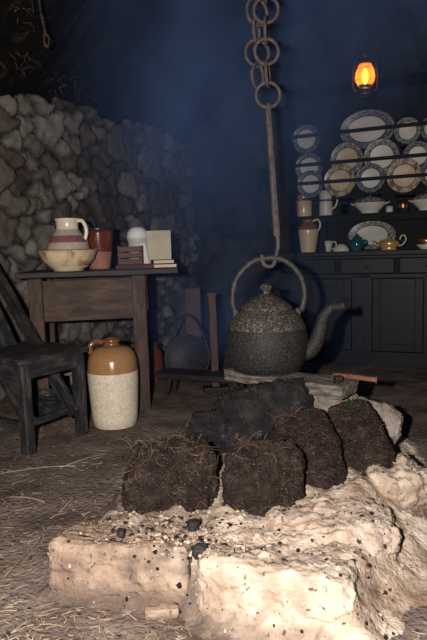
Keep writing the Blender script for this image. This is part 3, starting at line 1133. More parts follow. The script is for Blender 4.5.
o = thing('white_jar', 'round-topped white china jar behind the small crate', 'jar', a)
mb = MB()
mb.lathe([(0, 0), (.05, 0), (.057, .02), (.057, .15), (.064, .165), (.064, .17), (0, .17)], 36)
mb.build('jar_body', 'china', o)
mb = MB()
mb.lathe([(0, .170), (.063, .170), (.064, .183), (.059, .208), (.045, .229), (.024, .240), (0, .243)], 36)
mb.build('lid', 'whitepaint', o)
# upright cream book and narrow white card
a = on_table(160, 3.36, TZ)
o = thing('upright_book', 'cream-covered book standing upright at the right table end', 'book', a, ta - .06)
mb = MB()
mb.box((0, .018, .107), (.136, .026, .206), None)
mb.build('page_block', 'paper', o)
mb = MB()
mb.box((0, .003, .108), (.142, .004, .216), None)
mb.box((0, .033, .108), (.142, .004, .216), None)
mb.box((-.071, .018, .108), (.004, .034, .216), None)
mb.build('cover', 'creamcover', o, .001)
a = on_table(146.5, 3.29, TZ)
o = thing('white_card', 'narrow white card leaning on the cream upright book', 'card', a, ta + .5, rot=Matrix.Rotation(ta + .45, 3, 'Z') @ Matrix.Rotation(-.16, 3, 'Y'))
mb = MB()
mb.box((0, 0, .072), (.045, .006, .142), None)
mb.build('board', 'whitepaint', o, .001)
a = on_table(173, 3.15, TZ)
for k, (lab, mcol, w, dx) in enumerate((('lower dark book with pale page edges at the right table end', 'bluecloth', .135, 0), ('upper dark book of the two lying at the right table end', 'maroon', .12, -.006))):
    o = thing('dark_book', lab, 'book', a + V((-.045 + dx, .015, k * .0232)), ta - .05 + k * .12, 'two books lying at the table end')
    mb = MB()
    mb.box((0, .05, .0115), (w - .008, .098, .016), None)
    mb.build('page_block', 'paper', o)
    mb = MB()
    mb.box((0, .05, .0015), (w, .105, .003), None)
    mb.box((0, .05, .0215), (w, .105, .003), None)
    mb.box((-w / 2, .05, .0115), (.003, .105, .023), None)
    mb.build('cover', mcol, o, .001)

# stoneware jar on the floor
jc = at_z(112, 430)
jc = V((jc.x, jc.y + .11, 0))
o = thing('stoneware_jar', 'big two-tone stoneware jar, tan above cream, beside the chair', 'jar', jc)
mb = MB()
mb.lathe([(0, 0), (.108, 0), (.116, .006), (.120, .05), (.127, .15), (.132, .25), (.132, .29), (.130, .305), (.127, .345), (.116, .382), (.094, .405), (.064, .418), (.044, .424), (.040, .43), (.040, .440), (.050, .444), (.050, .456), (.040, .458), (.030, .455), (.030, .42), (0, .41)], 56,
         mi=[0] * 6 + [1] * 5 + [2] * 9)
mb.build('jar_body', ['stoneware', 'tan', 'tanbrown'], o)
mb = MB()
mb.tube(spline([(-.040, -.03, .445), (-.072, -.05, .452), (-.098, -.062, .43), (-.098, -.06, .392)], 6), .014, 10)
mb.build('handle', 'tanbrown', o)

# things under the table, behind the chair
b = at_z(46, 424)
o = thing('iron_pot', 'blue-black iron pot under the table behind the chair', 'pot', (b.x, b.y + .06, 0))
mb = MB()
mb.lathe([(0, 0), (.05, 0), (.062, .02), (.070, .08), (.068, .13), (.064, .15), (.072, .155), (.072, .163), (.062, .163), (.058, .14), (.06, .05), (0, .02)], 32)
mb.build('pot_body', 'bluepot', o)
mb = MB()
mb.tube(arc((-.068, 0, .155), (0, -.03, .185), (.068, 0, .155), 10), .004, 6)
mb.build('bail_handle', 'iron', o)
b = at_z(64, 420)
o = thing('black_box', 'small black box under the table between iron pot and jar', 'box', (b.x, b.y + .03, 0), .1)
mb = MB()
mb.box((0, .06, .075), (.125, .115, .15), None, (2, 2, 2), .003)
mb.build('box_body', 'bluepot', o, .008)
mb = MB()
mb.box((0, .06, .155), (.13, .12, .012), None)
mb.build('lid', 'blackwood', o, .003)
b = at_z(60, 408)
o = thing('flat_stone_ledge', 'pale flat stone on blocks at the foot of the wall under the table', 'stone', (b.x - .0, b.y - .02, 0), ta)
mb = MB()
mb.rock((0, .1, .215), (.34, .16, .06), None, 71, .08, 16, 5)
mb.build('slab', 'palestone', o)
for x in (-.11, .11):
    mb = MB()
    mb.rock((x, .11, .095), (.10, .12, .19), None, 72 + x * 10, .10, 10, 5)
    mb.build('block', 'palestone', o)

# things in the smoky corner beyond the table
b = at_z(155, 380)
o = thing('terracotta_vase', 'red-brown pottery vase on the floor beyond the table leg', 'vase', (b.x - .015, b.y, 0))
mb = MB()
mb.lathe([(0, 0), (.05, 0), (.062, .03), (.078, .10), (.078, .16), (.064, .21), (.045, .235), (.045, .255), (.055, .262), (.045, .262), (.036, .24), (0, .20)], 32)
mb.build('vase_body', 'redglaze', o)
b = at_z(188, 384)
o = thing('iron_griddle', 'round dark iron griddle leaning in the corner behind the fire', 'griddle', (b.x, b.y + .05, .0), 0, rot=Matrix.Rotation(-.28, 3, 'X') @ Matrix.Rotation(-.25, 3, 'Z'))
Rg = Matrix.Rotation(PI / 2, 3, 'X')
mb = MB()
mb.lathe([(0, 0), (.155, 0), (.165, .004), (.165, .022), (.157, .022), (.153, .010), (0, .010)], 40, c=(0, 0, .167), rot=Rg)
mb.build('disc', 'iron', o)
mb = MB()
mb.tube(arc((-.162, -.01, .19), (0, -.012, .475), (.162, -.01, .19), 16), .007, 8)
mb.build('hoop_handle', 'iron', o)
b = at_z(193, 372)
o = thing('red_board', 'reddish wooden board leaning on the dark wall behind the griddle', 'board', (b.x + .01, b.y + .12, 0), 0, rot=Matrix.Rotation(-.12, 3, 'X'))
mb = MB()
mb.box((0, 0, .31), (.62, .12, .025), frame((0, 0, 1)) @ Matrix.Rotation(PI / 2, 3, 'X') @ Matrix.Rotation(PI / 2, 3, 'X'), (5, 2, 1), .004)
mb.build('plank_board', 'redwood', o, .004)
b = at_z(216, 392)
o = thing('wooden_post', 'slim reddish wooden post standing upright behind the fire', 'post', (b.x, b.y, 0), .15)
mb = MB()
mb.bar((0, 0, 0), (-.012, 0, .62), .046, .04, 8, .003)
mb.build('shaft', 'redwood', o, .004)
mb = MB()
mb.box((-.012, 0, .628), (.06, .05, .02), None)
mb.build('cap', 'redwood', o, .004)
mb = MB()
mb.box((0, 0, .02), (.16, .10, .04), None)
mb.build('foot', 'darkbrown', o, .005)
a, e = at_z(166, 392), at_z(246, 398)
o = thing('low_bench', 'low dark plank bench between the table and the fire', 'bench', ((a + e) / 2).to_tuple()[:2] + (0,), math.atan2(e.y - a.y, e.x - a.x))
bl_ = (e - a).length
mb = MB()
mb.box((0, .0, .125), (bl_ + .08, .17, .035), None, (8, 2, 1), .004)
mb.build('seat', 'darkbrown', o, .005)
for sx in (-1, 1):
    for sy in (-1, 1):
        mb = MB()
        mb.bar((sx * bl_ * .44, sy * .055, 0), (sx * bl_ * .40, sy * .045, .109), .035, .035, 3, .002)
        mb.build('leg', 'darkbrown', o, .004)

# ------------------------------------------------------------------ dresser
DL = at_z(281, 361)
DR = at_y(427, 364, DL.y - .42)
dd = V((DR.x - DL.x, DR.y - DL.y, 0))
da = math.atan2(dd.y, dd.x)
D = thing('kitchen_dresser', 'tall dark painted dresser full of plates in the right background', 'dresser', (DL.x, DL.y, 0), da)
DW = W[D]
DI = DW.inverted()
DIR3 = DI.to_3x3()


def dl(px, py, v):
    """where the sight line meets the dresser's own plane at depth v: (u, v, z)"""
    o0 = DI @ CAM
    r = DIR3 @ ray(px, py)
    return o0 + r * ((v - o0.y) / r.y)


DLEN, DDEP = 1.62, .50
WTZ = dl(360, 251, 0).z
up_v = .24                       # front plane of the upper part
wt = WTZ
mb = MB()
mb.box((DLEN / 2, DDEP / 2 + .012, wt / 2 - .01), (DLEN, DDEP - .024, wt - .03), None)
mb.build('carcass', 'dresserdark', D)
mb = MB()
mb.box((DLEN / 2, DDEP / 2 - .01, wt - .0175), (DLEN + .04, DDEP + .02, .035), None, (8, 2, 1), .002)
mb.build('worktop', 'dresser', D, .005)
mb = MB()
mb.box((DLEN / 2, .0, .035), (DLEN + .02, .03, .07), None, (8, 1, 1), .002)
mb.build('plinth', 'dresser', D, .004)
dz1 = dl(360, 275, 0).z          # under the drawers
door_top = dl(360, 279, 0).z
px_div = [(296, 336), (339, 395), (398, 450), (453, 500)]
# frame of the front
mb = MB()
mb.box((DLEN / 2, .0, wt - .045), (DLEN, .024, .02), None)
mb.box((DLEN / 2, .0, dz1 - .008), (DLEN, .024, .03), None)
mb.box((DLEN / 2, .0, .085), (DLEN, .024, .05), None)
stiles = [.03]
u_st = [(.0, .075)]
uA, uB = dl(352, 320, 0).x, dl(372, 320, 0).x
u1 = dl(305, 320, 0).x
u_st = [(0, u1), (uA, uB), (uB + (uA - u1), uB + (uA - u1) + (uB - uA)), (DLEN - .05, DLEN)]
for a, e in u_st:
    mb.box(((a + e) / 2, .0, (dz1 + .1) / 2), (dz1 - .1, e - a, .024), frame((0, 0, 1)) @ Matrix.Rotation(0, 3, 'X'), (4, 1, 1))
mb.build('front_frame', 'dresser', D, .003)
# drawers
ud = [dl(p, 266, 0).x for p in (299, 336, 340, 395, 399)]
spans = [(ud[0], ud[1]), (ud[2], ud[3]), (ud[4], ud[4] + ud[3] - ud[2]), (ud[4] + ud[3] - ud[2] + .03, DLEN - .03)]
for a, e in spans:
    mb = MB()
    mb.box(((a + e) / 2, -.006, (wt - .055 + dz1 + .01) / 2), (e - a - .012, .022, wt - .065 - dz1 - .004), None, (5, 1, 1), .001)
    dr = mb.build('drawer', 'dresser', D, .004)
    mb = MB()
    mb.lathe([(0, 0), (.008, .0), (.007, .012), (.015, .02), (.015, .028), (0, .034)], 16, c=((a + e) / 2, -.017, (wt - .055 + dz1) / 2), rot=Matrix.Rotation(PI / 2, 3, 'X'))
    mb.build('knob', 'brass', dr)
# doors
doors = [(u1 + .004, uA - .004, 1), (uB + .004, u_st[2][0] - .004, -1), (u_st[2][1] + .004, DLEN - .054, -1)]
for a, e, kside in doors:
    z0, z1 = .115, dz1 - .028
    mb = MB()
    fw = .055
    mb.box(((a + fw / 2), -.004, (z0 + z1) / 2), (z1 - z0, fw, .024), frame((0, 0, 1)), (4, 1, 1))
    mb.box(((e - fw / 2), -.004, (z0 + z1) / 2), (z1 - z0, fw, .024), frame((0, 0, 1)), (4, 1, 1))
    mb.box(((a + e) / 2, -.004, z1 - fw / 2), (e - a - fw * 2, .024, fw), None)
    mb.box(((a + e) / 2, -.004, z0 + fw / 2), (e - a - fw * 2, .024, fw), None)
    dr = mb.build('door', 'dresser', D, .003)
    mb = MB()
    mb.box(((a + e) / 2, .006, (z0 + z1) / 2), (e - a - fw * 2 + .004, .012, z1 - z0 - fw * 2 + .004), None)
    mb.build('door_panel', 'dresser', dr)
    mb = MB()
    ku = e - .028 if kside > 0 else a + .028
    mb.lathe([(0, 0), (.009, .0), (.008, .012), (.017, .02), (.017, .028), (0, .034)], 16, c=(ku, -.016, dl(360, 299, 0).z), rot=Matrix.Rotation(PI / 2, 3, 'X'))
    mb.build('knob', 'brass', dr)
# upper part
UT = dl(360, 84, up_v).z
for u in (.0125, DLEN - .0125):
    mb = MB()
    mb.box((u, (up_v - .04 + DDEP) / 2, (wt + UT) / 2), (UT - wt, .025, DDEP - up_v + .04), frame((0, 0, 1)) @ Matrix.Rotation(0, 3, 'X'), (6, 1, 1))
    mb.build('upright', 'dresserdark', D, .003)
mb = MB()
mb.box((DLEN / 2, DDEP - .008, (wt + UT) / 2), (DLEN - .05, .016, UT - wt), None)
mb.build('back_board', 'dresserdark', D)
mb = MB()
mb.box((DLEN / 2, (up_v - .06 + DDEP) / 2, UT + .02), (DLEN + .08, DDEP - up_v + .1, .04), None)
mb.build('cornice', 'dresserdark', D, .006)
SHZ = dl(360, 213.5, up_v).z      # the shelf for the tureens
mb = MB()
mb.box((DLEN / 2, (up_v + DDEP) / 2, SHZ - .012), (DLEN - .05, DDEP - up_v, .024), None)
mb.box((DLEN / 2, up_v + .006, SHZ - .035), (DLEN - .05, .016, .05), None)
mb.build('shelf', 'dresserdark', D, .003)
mb = MB()
u = dl(324, 230, up_v).x
mb.box((u, up_v + .012, (wt + SHZ - .06) / 2), (SHZ - .06 - wt, .026, .02), frame((0, 0, 1)), (3, 1, 1))
mb.build('shelf_post', 'dresserdark', D, .002)
BV = up_v - .025                  # plane of the plate rails
for pl, pr in ((138, 121), (168, 151.5), (187, 171)):
    zl, zr = dl(300, pl, BV).z, dl(427, pr, BV).z
    z = (zl + zr) / 2
    mb = MB()
    mb.box((DLEN / 2, BV, z), (DLEN - .02, .016, .026), None, (8, 1, 1), .001)
    mb.build('plate_rail', 'dresserdark', D, .002)

# ledges and plates
ROWV = {1: up_v + .10, 2: up_v + .055, 3: up_v + .012}
rows = {1: [(306, 139, 13.5, 'china', 'transfer', 'small blue-rimmed plate at the left end of the top row'),
            (407.5, 130.5, 12.5, 'china', 'transfergrey', 'small white plate with thin rim ring right of the oval platter'),
            (433, 128, 12, 'china', 'transfer', 'plate cut by the frame at the right end of the top row')],
        2: [(309, 167, 13.5, 'china', 'transfer', 'blue-rimmed plate at the left end of the middle row'),
            (347, 159, 16, 'chinatan', 'transfergrey', 'large worn plate in the middle row left of centre'),
            (381.5, 156.5, 17, 'china', 'transfergrey', 'large grey-patterned plate in the middle row under the platter'),
            (417.5, 155.5, 13.5, 'china', 'transfer', 'blue-rimmed plate at the right end of the middle row')],
        3: [(310.5, 184, 13, 'china', 'transfer', 'blue-rimmed plate at the left end of the bottom row'),
            (340, 180.5, 15.5, 'chinatan', 'transferbrown', 'cream patterned plate second in the bottom row'),
            (370.5, 178, 14, 'china', 'transfer', 'dark blue-rimmed plate in the middle of the bottom row'),
            (404, 175.5, 16.5, 'chinatan', 'transferbrown', 'stained brownish plate in the bottom row'),
            (433, 174, 12, 'china', 'transfer', 'plate cut by the frame at the right end of the bottom row')]}


def plate_prof(r):
    return [(0, .004), (r * .58, .004), (r * .60, 0), (r * .66, .0), (r * .68, .006), (r * .97, .018), (r, .020), (r, .024), (r * .965, .0235), (r * .70, .013), (r * .655, .0105), (r * .60, .0085), (0, .0085)]


# segments from the back to the front: the rim print, a ring, the well
PM = [0, 0, 0, 0, 0, 0, 0, 2, 1, 2, 0, 0]


def plate(name, label, u, z, r, v, body, rim, sx=1.0, group='plates on the dresser', cat='plate', tilt=.07):
    loc = DW @ V((u, v, z - r))
    # stand on the ledge, top leaning forward on the rail
    R = Matrix.Rotation(da, 3, 'Z') @ Matrix.Rotation(tilt, 3, 'X') @ Matrix.Rotation(PI / 2, 3, 'X')
    mb = MB()
    mb.lathe(plate_prof(r), 44, sx=sx, mi=PM)
    me = mb.build(name, [body, rim, 'ringblue'])
    ctr = loc + (Matrix.Rotation(da, 3, 'Z') @ V((0, -r * math.sin(tilt) + .02, r)))
    me.matrix_world = Matrix.Translation(ctr) @ R.to_4x4()
    W[me] = me.matrix_world.copy()
    return props(me, label, cat, group)


for k, lst in rows.items():
    v = ROWV[k]
    bots = []
    for px, py, rp, body, rim, lab in lst:
        c = dl(px, py, v)
        wpt = DW @ c
        r = rp * wpt.y / FPX * 1.0
        plate('plate', lab, c.x, c.z, r, v, body, rim)
        bots.append((c.x, c.z - r, r))
    if k == 1:
        c = dl(367, 129, v)
        rx = 26.5 * (DW @ c).y / FPX
        ry = 18 * (DW @ c).y / FPX
        plate('serving_platter', 'large oval blue-rimmed platter at the middle of the top row', c.x, c.z, ry, v, 'china', 'transfer', rx / ry, 'platters on the dresser', 'platter')
        bots.append((c.x, c.z - ry, ry))
    # each plate stands on a ledge bracket of its own height, part of the dresser
    for (u, zb, r) in bots:
        mb = MB()
        mb.box((u, (v + .004 + DDEP - .016) / 2, zb - .010), (r * 1.1, DDEP - .016 - v - .004 + .02, .014), None)
        mb.build('plate_ledge', 'dresserdark', D)

# ---- pieces on the dresser


def on_d(px, v, z):
    c = dl(px, 215, v)
    return DW @ V((c.x, v, z))


def scale_at(p):
    return p.y / FPX


# row on the upper shelf
vs_ = up_v + .10
p = on_d(304, vs_ - .02, SHZ)
o = thing('shelf_jar', 'plain oat-coloured stoneware jar at the left end of the shelf', 'jar', p)
mb = MB()
k = scale_at(p)
mb.lathe([(0, 0), (.062, 0), (.066, .01), (.066, .125), (.060, .142), (.056, .148), (.062, .155), (.062, .172), (.054, .174), (.05, .15), (.055, .02), (0, .015)], 32, mi=[0, 0, 0, 1, 1, 1, 1, 1, 0, 0, 0])
mb.build('jar_body', ['oatjar', 'tan'], o)
p = on_d(326, vs_ - .03, SHZ)
o = thing('banded_mug', 'tall white mug with a purple band on the shelf', 'mug', p, da)
mb = MB()
mb.lathe([(0, 0), (.053, 0), (.055, .01), (.052, .11), (.052, .128), (.051, .145), (.054, .195), (.05, .196), (.047, .13), (.049, .02), (0, .012)], 32, mi=[0, 0, 0, 1, 0, 0, 0, 0, 0, 0])
mb.build('mug_body', ['china', 'purple'], o)
mb = MB()
mb.tube(spline([(.050, -.01, .165), (.085, -.012, .160), (.092, -.012, .11), (.075, -.012, .065), (.050, -.01, .05)], 6), .0075, 8)
mb.build('handle', 'china', o)
for px, lab, s in ((370, 'ornate white covered tureen in the middle of the shelf', 1.0), (428, 'white covered tureen at the right end of the shelf', .95)):
    p = on_d(px, vs_ + .0, SHZ)
    o = thing('tureen', lab, 'tureen', p, da, 'tureens on the dresser shelf')
    mb = MB()
    mb.lathe([(0, 0), (.07 * s, 0), (.065 * s, .012), (.085 * s, .03), (.115 * s, .06), (.128 * s, .078), (.130 * s, .084), (0, .084)], 36, sy=.66, wob=.05)
    mb.build('bowl', 'china', o)
    mb = MB()
    mb.lathe([(0, .084), (.126 * s, .084), (.120 * s, .096), (.09 * s, .118), (.05 * s, .132), (0, .136)], 36, sy=.66, wob=.05)
    l = mb.build('lid', 'transfergrey', o)
    mb = MB()
    mb.lathe([(0, .132), (.008, .134), (.014, .148), (.006, .158), (0, .160)], 14)
    mb.build('knob', 'china', l)
    for sg in (-1, 1):
        mb = MB()
        mb.tube(arc((sg * .120 * s, -.02, .07), (sg * .148 * s, 0, .085), (sg * .120 * s, .02, .07), 8), .006, 6)
        mb.build('handle', 'china', o)
p = on_d(344, vs_ - .04, SHZ)
o = thing('glass_tumbler', 'small clear glass tumbler between the mug and the tureen', 'glass', p)
mb = MB()
mb.lathe([(0, 0), (.026, 0), (.030, .075), (.028, .075), (.024, .006), (0, .006)], 20)
mb.build('tumbler_wall', 'glass', o)
p = on_d(389.5, vs_ - .06, SHZ)
o = thing('egg_cup', 'tiny white china cup right of the ornate tureen', 'cup', p)
mb = MB()
mb.lathe([(0, 0), (.024, 0), (.027, .008), (.027, .045), (.023, .045), (.022, .01), (0, .01)], 20)
mb.build('cup_wall', 'china', o)
p = on_d(403, vs_ - .05, SHZ)
o = thing('copper_canister', 'small dark canister with a copper band on the shelf', 'canister', p)
mb = MB()
mb.lathe([(0, 0), (.036, 0), (.036, .03), (.036, .055), (.036, .075), (.030, .085), (0, .09)], 24, mi=[0, 0, 1, 0, 0, 0])
mb.build('canister_body', ['darkrim', 'copper'], o)

# on the worktop
p = on_d(308, .14, wt)
o = thing('brown_topped_jug', 'tall stoneware jug with brown shoulder at the dresser left end', 'jug', p, da)
mb = MB()
mb.lathe([(0, 0), (.056, 0), (.060, .01), (.070, .08), (.082, .15), (.083, .175), (.078, .195), (.060, .218), (.042, .228), (.040, .245), (.046, .252), (.040, .254), (.034, .24), (0, .22)], 36, mi=[0, 0, 0, 0, 0, 1, 1, 1, 1, 1, 1, 1, 1])
mb.build('jug_body', ['oatjar', 'tanbrown'], o)
mb = MB()
mb.tube(spline([(.040, -.01, .240), (.075, -.014, .252), (.098, -.016, .225), (.095, -.016, .185), (.079, -.012, .165)], 6), .008, 8)
mb.build('handle', 'oatjar', o)
p = on_d(328, .27, wt)
o = thing('white_cup', 'white handled cup behind the slim post on the worktop', 'cup', p, da)
mb = MB()
mb.lathe([(0, 0), (.022, 0), (.026, .01), (.034, .05), (.036, .085), (.033, .085), (.028, .03), (0, .012)], 24)
mb.build('cup_wall', 'china', o)
mb = MB()
mb.tube(spline([(.034, 0, .072), (.058, 0, .075), (.064, 0, .045), (.045, 0, .02), (.030, 0, .022)], 6), .006, 8)
mb.build('handle', 'china', o)
p = on_d(341, .13, wt)
o = thing('shell_dish', 'small white fluted shell dish turned over on the worktop', 'dish', p, da)
mb = MB()
vsr, fsr = [], []
n = 40
prof = [(.062, 0), (.060, .012), (.046, .038), (.022, .054), (0, .058)]
for r, z in prof[:-1]:
    for i in range(n):
        a = 2 * PI * i / n
        q = 1 + .055 * math.cos(a * 13)
        vsr.append((r * q * math.cos(a), r * q * math.sin(a) * .75, z))
vsr.append((0, 0, .058))
for i in range(len(prof) - 2):
    for kk in range(n):
        fsr.append([i * n + kk, i * n + (kk + 1) % n, (i + 1) * n + (kk + 1) % n, (i + 1) * n + kk])
for kk in range(n):
    fsr.append([(len(prof) - 2) * n + kk, (len(prof) - 2) * n + (kk + 1) % n, len(vsr) - 1])
fsr.append(list(range(n))[::-1])
mb.add(vsr, fsr, None, 0, True)
mb.build('fluted_shell', 'china', o)
p = on_d(357, .14, wt)
o = thing('teal_teapot', 'small round teal glazed teapot in front of the standing platter', 'teapot', p, da - .5)
mb = MB()
mb.lathe([(0, 0), (.034, 0), (.036, .008), (.050, .035), (.052, .055), (.044, .082), (.032, .094), (.030, .098), (0, .098)], 32)
mb.build('pot_body', 'teal', o)
mb = MB()
mb.lathe([(0, .097), (.030, .098), (.026, .108), (.010, .114), (.006, .118), (.010, .126), (0, .130)], 24)
mb.build('lid', 'teal', o)
mb = MB()
mb.tube(spline([(-.046, 0, .045), (-.064, 0, .055), (-.072, 0, .08), (-.082, 0, .09)], 5), [.012] * 5 + [.009] * 5 + [.006] * 6, 10)
mb.build('spout', 'teal', o)
mb = MB()
mb.tube(spline([(.046, 0, .075), (.074, 0, .08), (.08, 0, .05), (.049, 0, .03)], 5), .006, 8)
mb.build('handle', 'teal', o)
c = dl(371, 240, .40)
r_ = 14.5 * (DW @ c).y / FPX
plate('serving_platter', 'large oval platter standing on the worktop behind the teapots', c.x, wt + r_ + .002, r_, .43, 'china', 'transfergrey', 1.62, 'platters on the dresser', 'platter', tilt=-.12)
p = on_d(389, .12, wt)
o = thing('gold_teapot', 'wide gold lustre teapot with looped handle on the worktop', 'teapot', p, da)
mb = MB()
mb.lathe([(0, 0), (.060, 0), (.062, .006), (.050, .012), (.070, .028), (.078, .046), (.076, .060), (.066, .068), (.06, .07), (0, .07)], 36, sy=.7)
mb.build('pot_body', 'gold', o)
mb = MB()
mb.lathe([(0, .07), (.058, .07), (.05, .078), (.02, .084), (.008, .086), (.010, .096), (0, .098)], 28, sy=.7)
mb.build('lid', 'chinatan', o)
mb = MB()
mb.tube(spline([(-.070, 0, .035), (-.092, 0, .042), (-.105, 0, .062), (-.118, 0, .072)], 5), [.013] * 5 + [.010] * 5 + [.007] * 6, 10)
mb.build('spout', 'gold', o)
mb = MB()
mb.tube(spline([(.070, 0, .03), (.100, 0, .04), (.122, 0, .075), (.112, 0, .105), (.088, 0, .10), (.080, 0, .075)], 6), .007, 8)
mb.build('handle', 'chinatan', o)
p = on_d(427, .16, wt)
for kk, (lab, mcol, rr_, hh) in enumerate((('lower white dish of the stack cut by the right frame edge', 'china', .075, .035), ('upper copper-brown dish of the stack cut by the right frame edge', 'copper', .07, .04))):
    o = thing('stacked_dish', lab, 'dish', p + V((0, 0, .0 + kk * .0355)), da, 'two dishes stacked on the worktop')
    mb = MB()
    mb.lathe([(0, 0), (rr_ * .55, 0), (rr_ * .6, .006), (rr_, hh), (rr_ * .96, hh), (rr_ * .55, hh * .75 if kk == 0 else .012), (0, hh * .75 if kk == 0 else .012)], 32)
    mb.build('dish_wall', mcol, o)

# ------------------------------------------------------------------ lantern
LY = 3.9
lp = at_y(365, 97, LY)
ls = LY / FPX
LN = thing('hurricane_lantern', 'lit hurricane lantern with glowing amber globe hanging above the dresser', 'lantern', lp)
mb = MB()
mb.lathe([(0, 0), (.058, 0), (.062, .008), (.062, .035), (.050, .048), (.030, .055), (.030, .07), (0, .07)], 28)
mb.build('fuel_tank', 'brass', LN)
gz0 = .072
mb = MB()
mb.lathe([(.045, gz0), (.062, gz0 + .03), (.066, gz0 + .055), (.060, gz0 + .09), (.046, gz0 + .125), (.038, gz0 + .138)], 32)
gl = mb.build('globe', 'amber', LN)
sol = gl.modifiers.new('wall', 'SOLIDIFY')
sol.thickness = .002
mb = MB()
mb.lathe([(0, gz0 + .010), (.012, gz0 + .018), (.022, gz0 + .045), (.018, gz0 + .075), (.008, gz0 + .10), (0, gz0 + .115)], 18)
mb.build('flame', 'flame', LN)
mb = MB()
mb.lathe([(.0, gz0 + .137), (.044, gz0 + .137), (.048, gz0 + .145), (.040, gz0 + .158), (.030, gz0 + .165), (.030, gz0 + .185), (.040, gz0 + .19), (.030, gz0 + .20), (0, gz0 + .205)], 24)
mb.build('cap', 'brass', LN)
for sg in (-1, 1):
    mb = MB()
    mb.tube(spline([(sg * .058, 0, .03), (sg * .080, 0, .06), (sg * .084, 0, .14), (sg * .066, 0, .225), (sg * .03, 0, .262)], 6), .006, 8)
    mb.build('side_tube', 'brass', LN)
mb = MB()
for zz in (gz0 + .03, gz0 + .10):
    mb.tube([(.070 * math.cos(2 * PI * q / 24), .070 * math.sin(2 * PI * q / 24), zz) for q in range(24)], .002, 5, closed=True)
mb.build('wire_guard', 'brass', LN)
mb = MB()
top = 2.77 - lp.z
mb.tube(arc((-.075, 0, .19), (0, 0, .42), (.075, 0, .19), 16), .003, 6)
mb.tube([(0, 0, .305), (0, 0, top)], .003, 6)
mb.build('bail_wire', 'iron', LN)
ll = bpy.data.lights.new('lantern_flame_light', 'POINT')
ll.energy = 1.6
ll.color = (1, .60, .24)
ll.shadow_soft_size = .02
lo = bpy.data.objects.new('lantern_flame_light', ll)
COL.objects.link(lo)
lo.location = lp + V((0, 0, gz0 + .06))

# -------------------------------------------------------------------- straw
mb = MB()
rr = random.Random(21)
cnt = 0
while cnt < 480:
    px, py = rr.uniform(-30, 440), 395 + 250 * rr.random() ** .8
    p = at_z(px, py)
    if p.y > 3.2:
        continue
    left = px < 190
    keep = 1.0 if left else .35
    if rr.random() > keep or ash_h(p.x, p.y) > -.004:
        continue
    a = rr.uniform(0, PI)
    a = a * .5 + rr.choice([0, PI]) * .5 if rr.random() < .5 else a
    ln = rr.choice([.01, .012, .016, .02, .03, .04, .06])
    r = rr.uniform(.0007, .0016)
    d = V((math.cos(a), math.sin(a), 0)) * ln * .5
    bend = V((-d.y, d.x, 0)) * rr.gauss(0, .25)
    pts = []
    for q in (p - d, p + bend, p + d):
        pts.append(V((q.x, q.y, floor_h(q.x, q.y) + r * .8 + .001)))
    mb.tube(arc(pts[0], pts[1], pts[2], 3), r, 4)
    cnt += 1
# a few long stems
for x0, y0, x1, y1 in ((5, 580, 42, 540), (0, 476, 75, 468), (6, 500, 45, 505), (135, 470, 150, 500), (60, 515, 75, 500), (60, 470, 110, 455)):
    a, e = at_z(x0, y0), at_z(x1, y1)
    a.z, e.z = .010, .010
    mb.tube(arc(a, (a + e) * .5 + V((.005, .01, .004)), e, 6), .002, 4)
props(mb.build('straw_litter', 'straw'), 'scattered straw bits on the brown earth floor', 'straw', kind='stuff')

# -------------------------------------------------------------------- smoke
sm = bpy.data.materials.new('peat_smoke')
sm.use_nodes = True
nt = sm.node_tree
N, L = nt.nodes, nt.links
N.remove(N['Principled BSDF'])
pv = N.new('ShaderNodeVolumePrincipled')
pv.inputs['Color'].default_value = (.27, .46, 1.0, 1)
pv.inputs['Anisotropy'].default_value = 0.0
L.new(pv.outputs[0], N['Material Output'].inputs['Volume'])
geo = N.new('ShaderNodeTexCoord')
nz = N.new('ShaderNodeTexNoise')
nz.inputs['Scale'].default_value = 1.7
nz.inputs['Detail'].default_value = 5
nz.inputs['Distortion'].default_value = 1.2
mp = N.new('ShaderNodeMapping')
mp.inputs['Scale'].default_value = (1, .8, .55)
mp.inputs['Rotation'].default_value = (0, .45, 0)
L.new(geo.outputs['Object'], mp.inputs[0])
L.new(mp.outputs[0], nz.inputs['Vector'])
sep = N.new('ShaderNodeSeparateXYZ')
L.new(geo.outputs['Object'], sep.inputs[0])


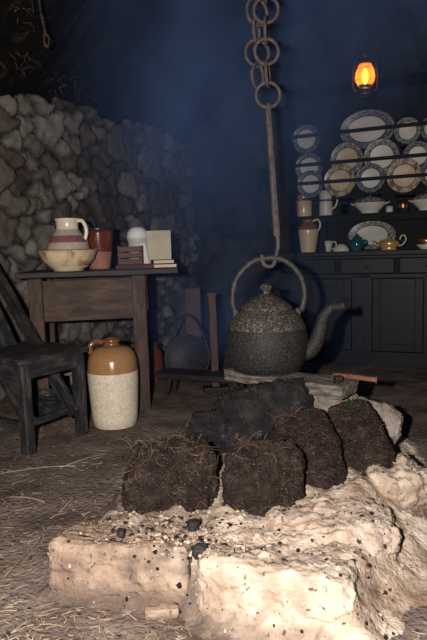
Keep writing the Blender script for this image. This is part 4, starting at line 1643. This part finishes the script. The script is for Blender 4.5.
def mr(src, a, b, lo=0., hi=1.):
    q = N.new('ShaderNodeMapRange')
    q.interpolation_type = 'SMOOTHSTEP'
    q.inputs['From Min'].default_value = a
    q.inputs['From Max'].default_value = b
    q.inputs['To Min'].default_value = lo
    q.inputs['To Max'].default_value = hi
    L.new(src, q.inputs['Value'])
    return q.outputs[0]


def mul(a, b):
    q = N.new('ShaderNodeMath')
    q.operation = 'MULTIPLY'
    L.new(a, q.inputs[0])
    if isinstance(b, float):
        q.inputs[1].default_value = b
    else:
        L.new(b, q.inputs[1])
    return q.outputs[0]


def mx2(a, b):
    q = N.new('ShaderNodeMath')
    q.operation = 'MAXIMUM'
    L.new(a, q.inputs[0])
    L.new(b, q.inputs[1])
    return q.outputs[0]


wisps = mr(nz.outputs['Fac'], .42, .66, .10, 1.45)
plume = mul(mr(sep.outputs['X'], .95, .10), mr(sep.outputs['Z'], .9, 1.7, .36, 1.))   # rising from the fire
layer = mul(mr(sep.outputs['Z'], 1.50, 2.15), .75)                                   # gathered under the roof
dens = mul(wisps, mx2(plume, layer))
dens = mul(dens, mr(sep.outputs['X'], -.85, .12))                                     # clear air by the left wall
dens = mul(dens, mr(sep.outputs['Y'], 2.15, 2.7))
dens = mul(dens, .46)
L.new(dens, pv.inputs['Density'])
M['smoke'] = sm
mb = MB()
mb.box((.35, 3.75, 1.95), (3.3, 3.2, 3.3), None)
props(mb.build('smoke', 'smoke'), 'thin blue peat smoke drifting up from the fire', 'smoke', kind='stuff')

# -------------------------------------------------------------------- light
fl = bpy.data.lights.new('camera_flash', 'POINT')
fl.energy = 300
fl.color = (1, .955, .90)
fl.shadow_soft_size = .018
fo = bpy.data.objects.new('camera_flash', fl)
COL.objects.link(fo)
fo.location = (-.16, -.02, .955)

w = bpy.data.worlds.new('world')
SC.world = w
w.use_nodes = True
bg = w.node_tree.nodes['Background']
bg.inputs[0].default_value = (.45, .6, 1, 1)
bg.inputs[1].default_value = .004

SC.view_settings.view_transform = 'Standard'
SC.view_settings.look = 'None'
SC.view_settings.gamma = 1
SC.view_settings.use_curve_mapping = False
SC.view_settings.exposure = 0
SC.cycles.use_denoising = True
SC.cycles.volume_step_rate = 1.0
SC.cycles.volume_bounces = 0
SC.cycles.sample_clamp_indirect = 2.0
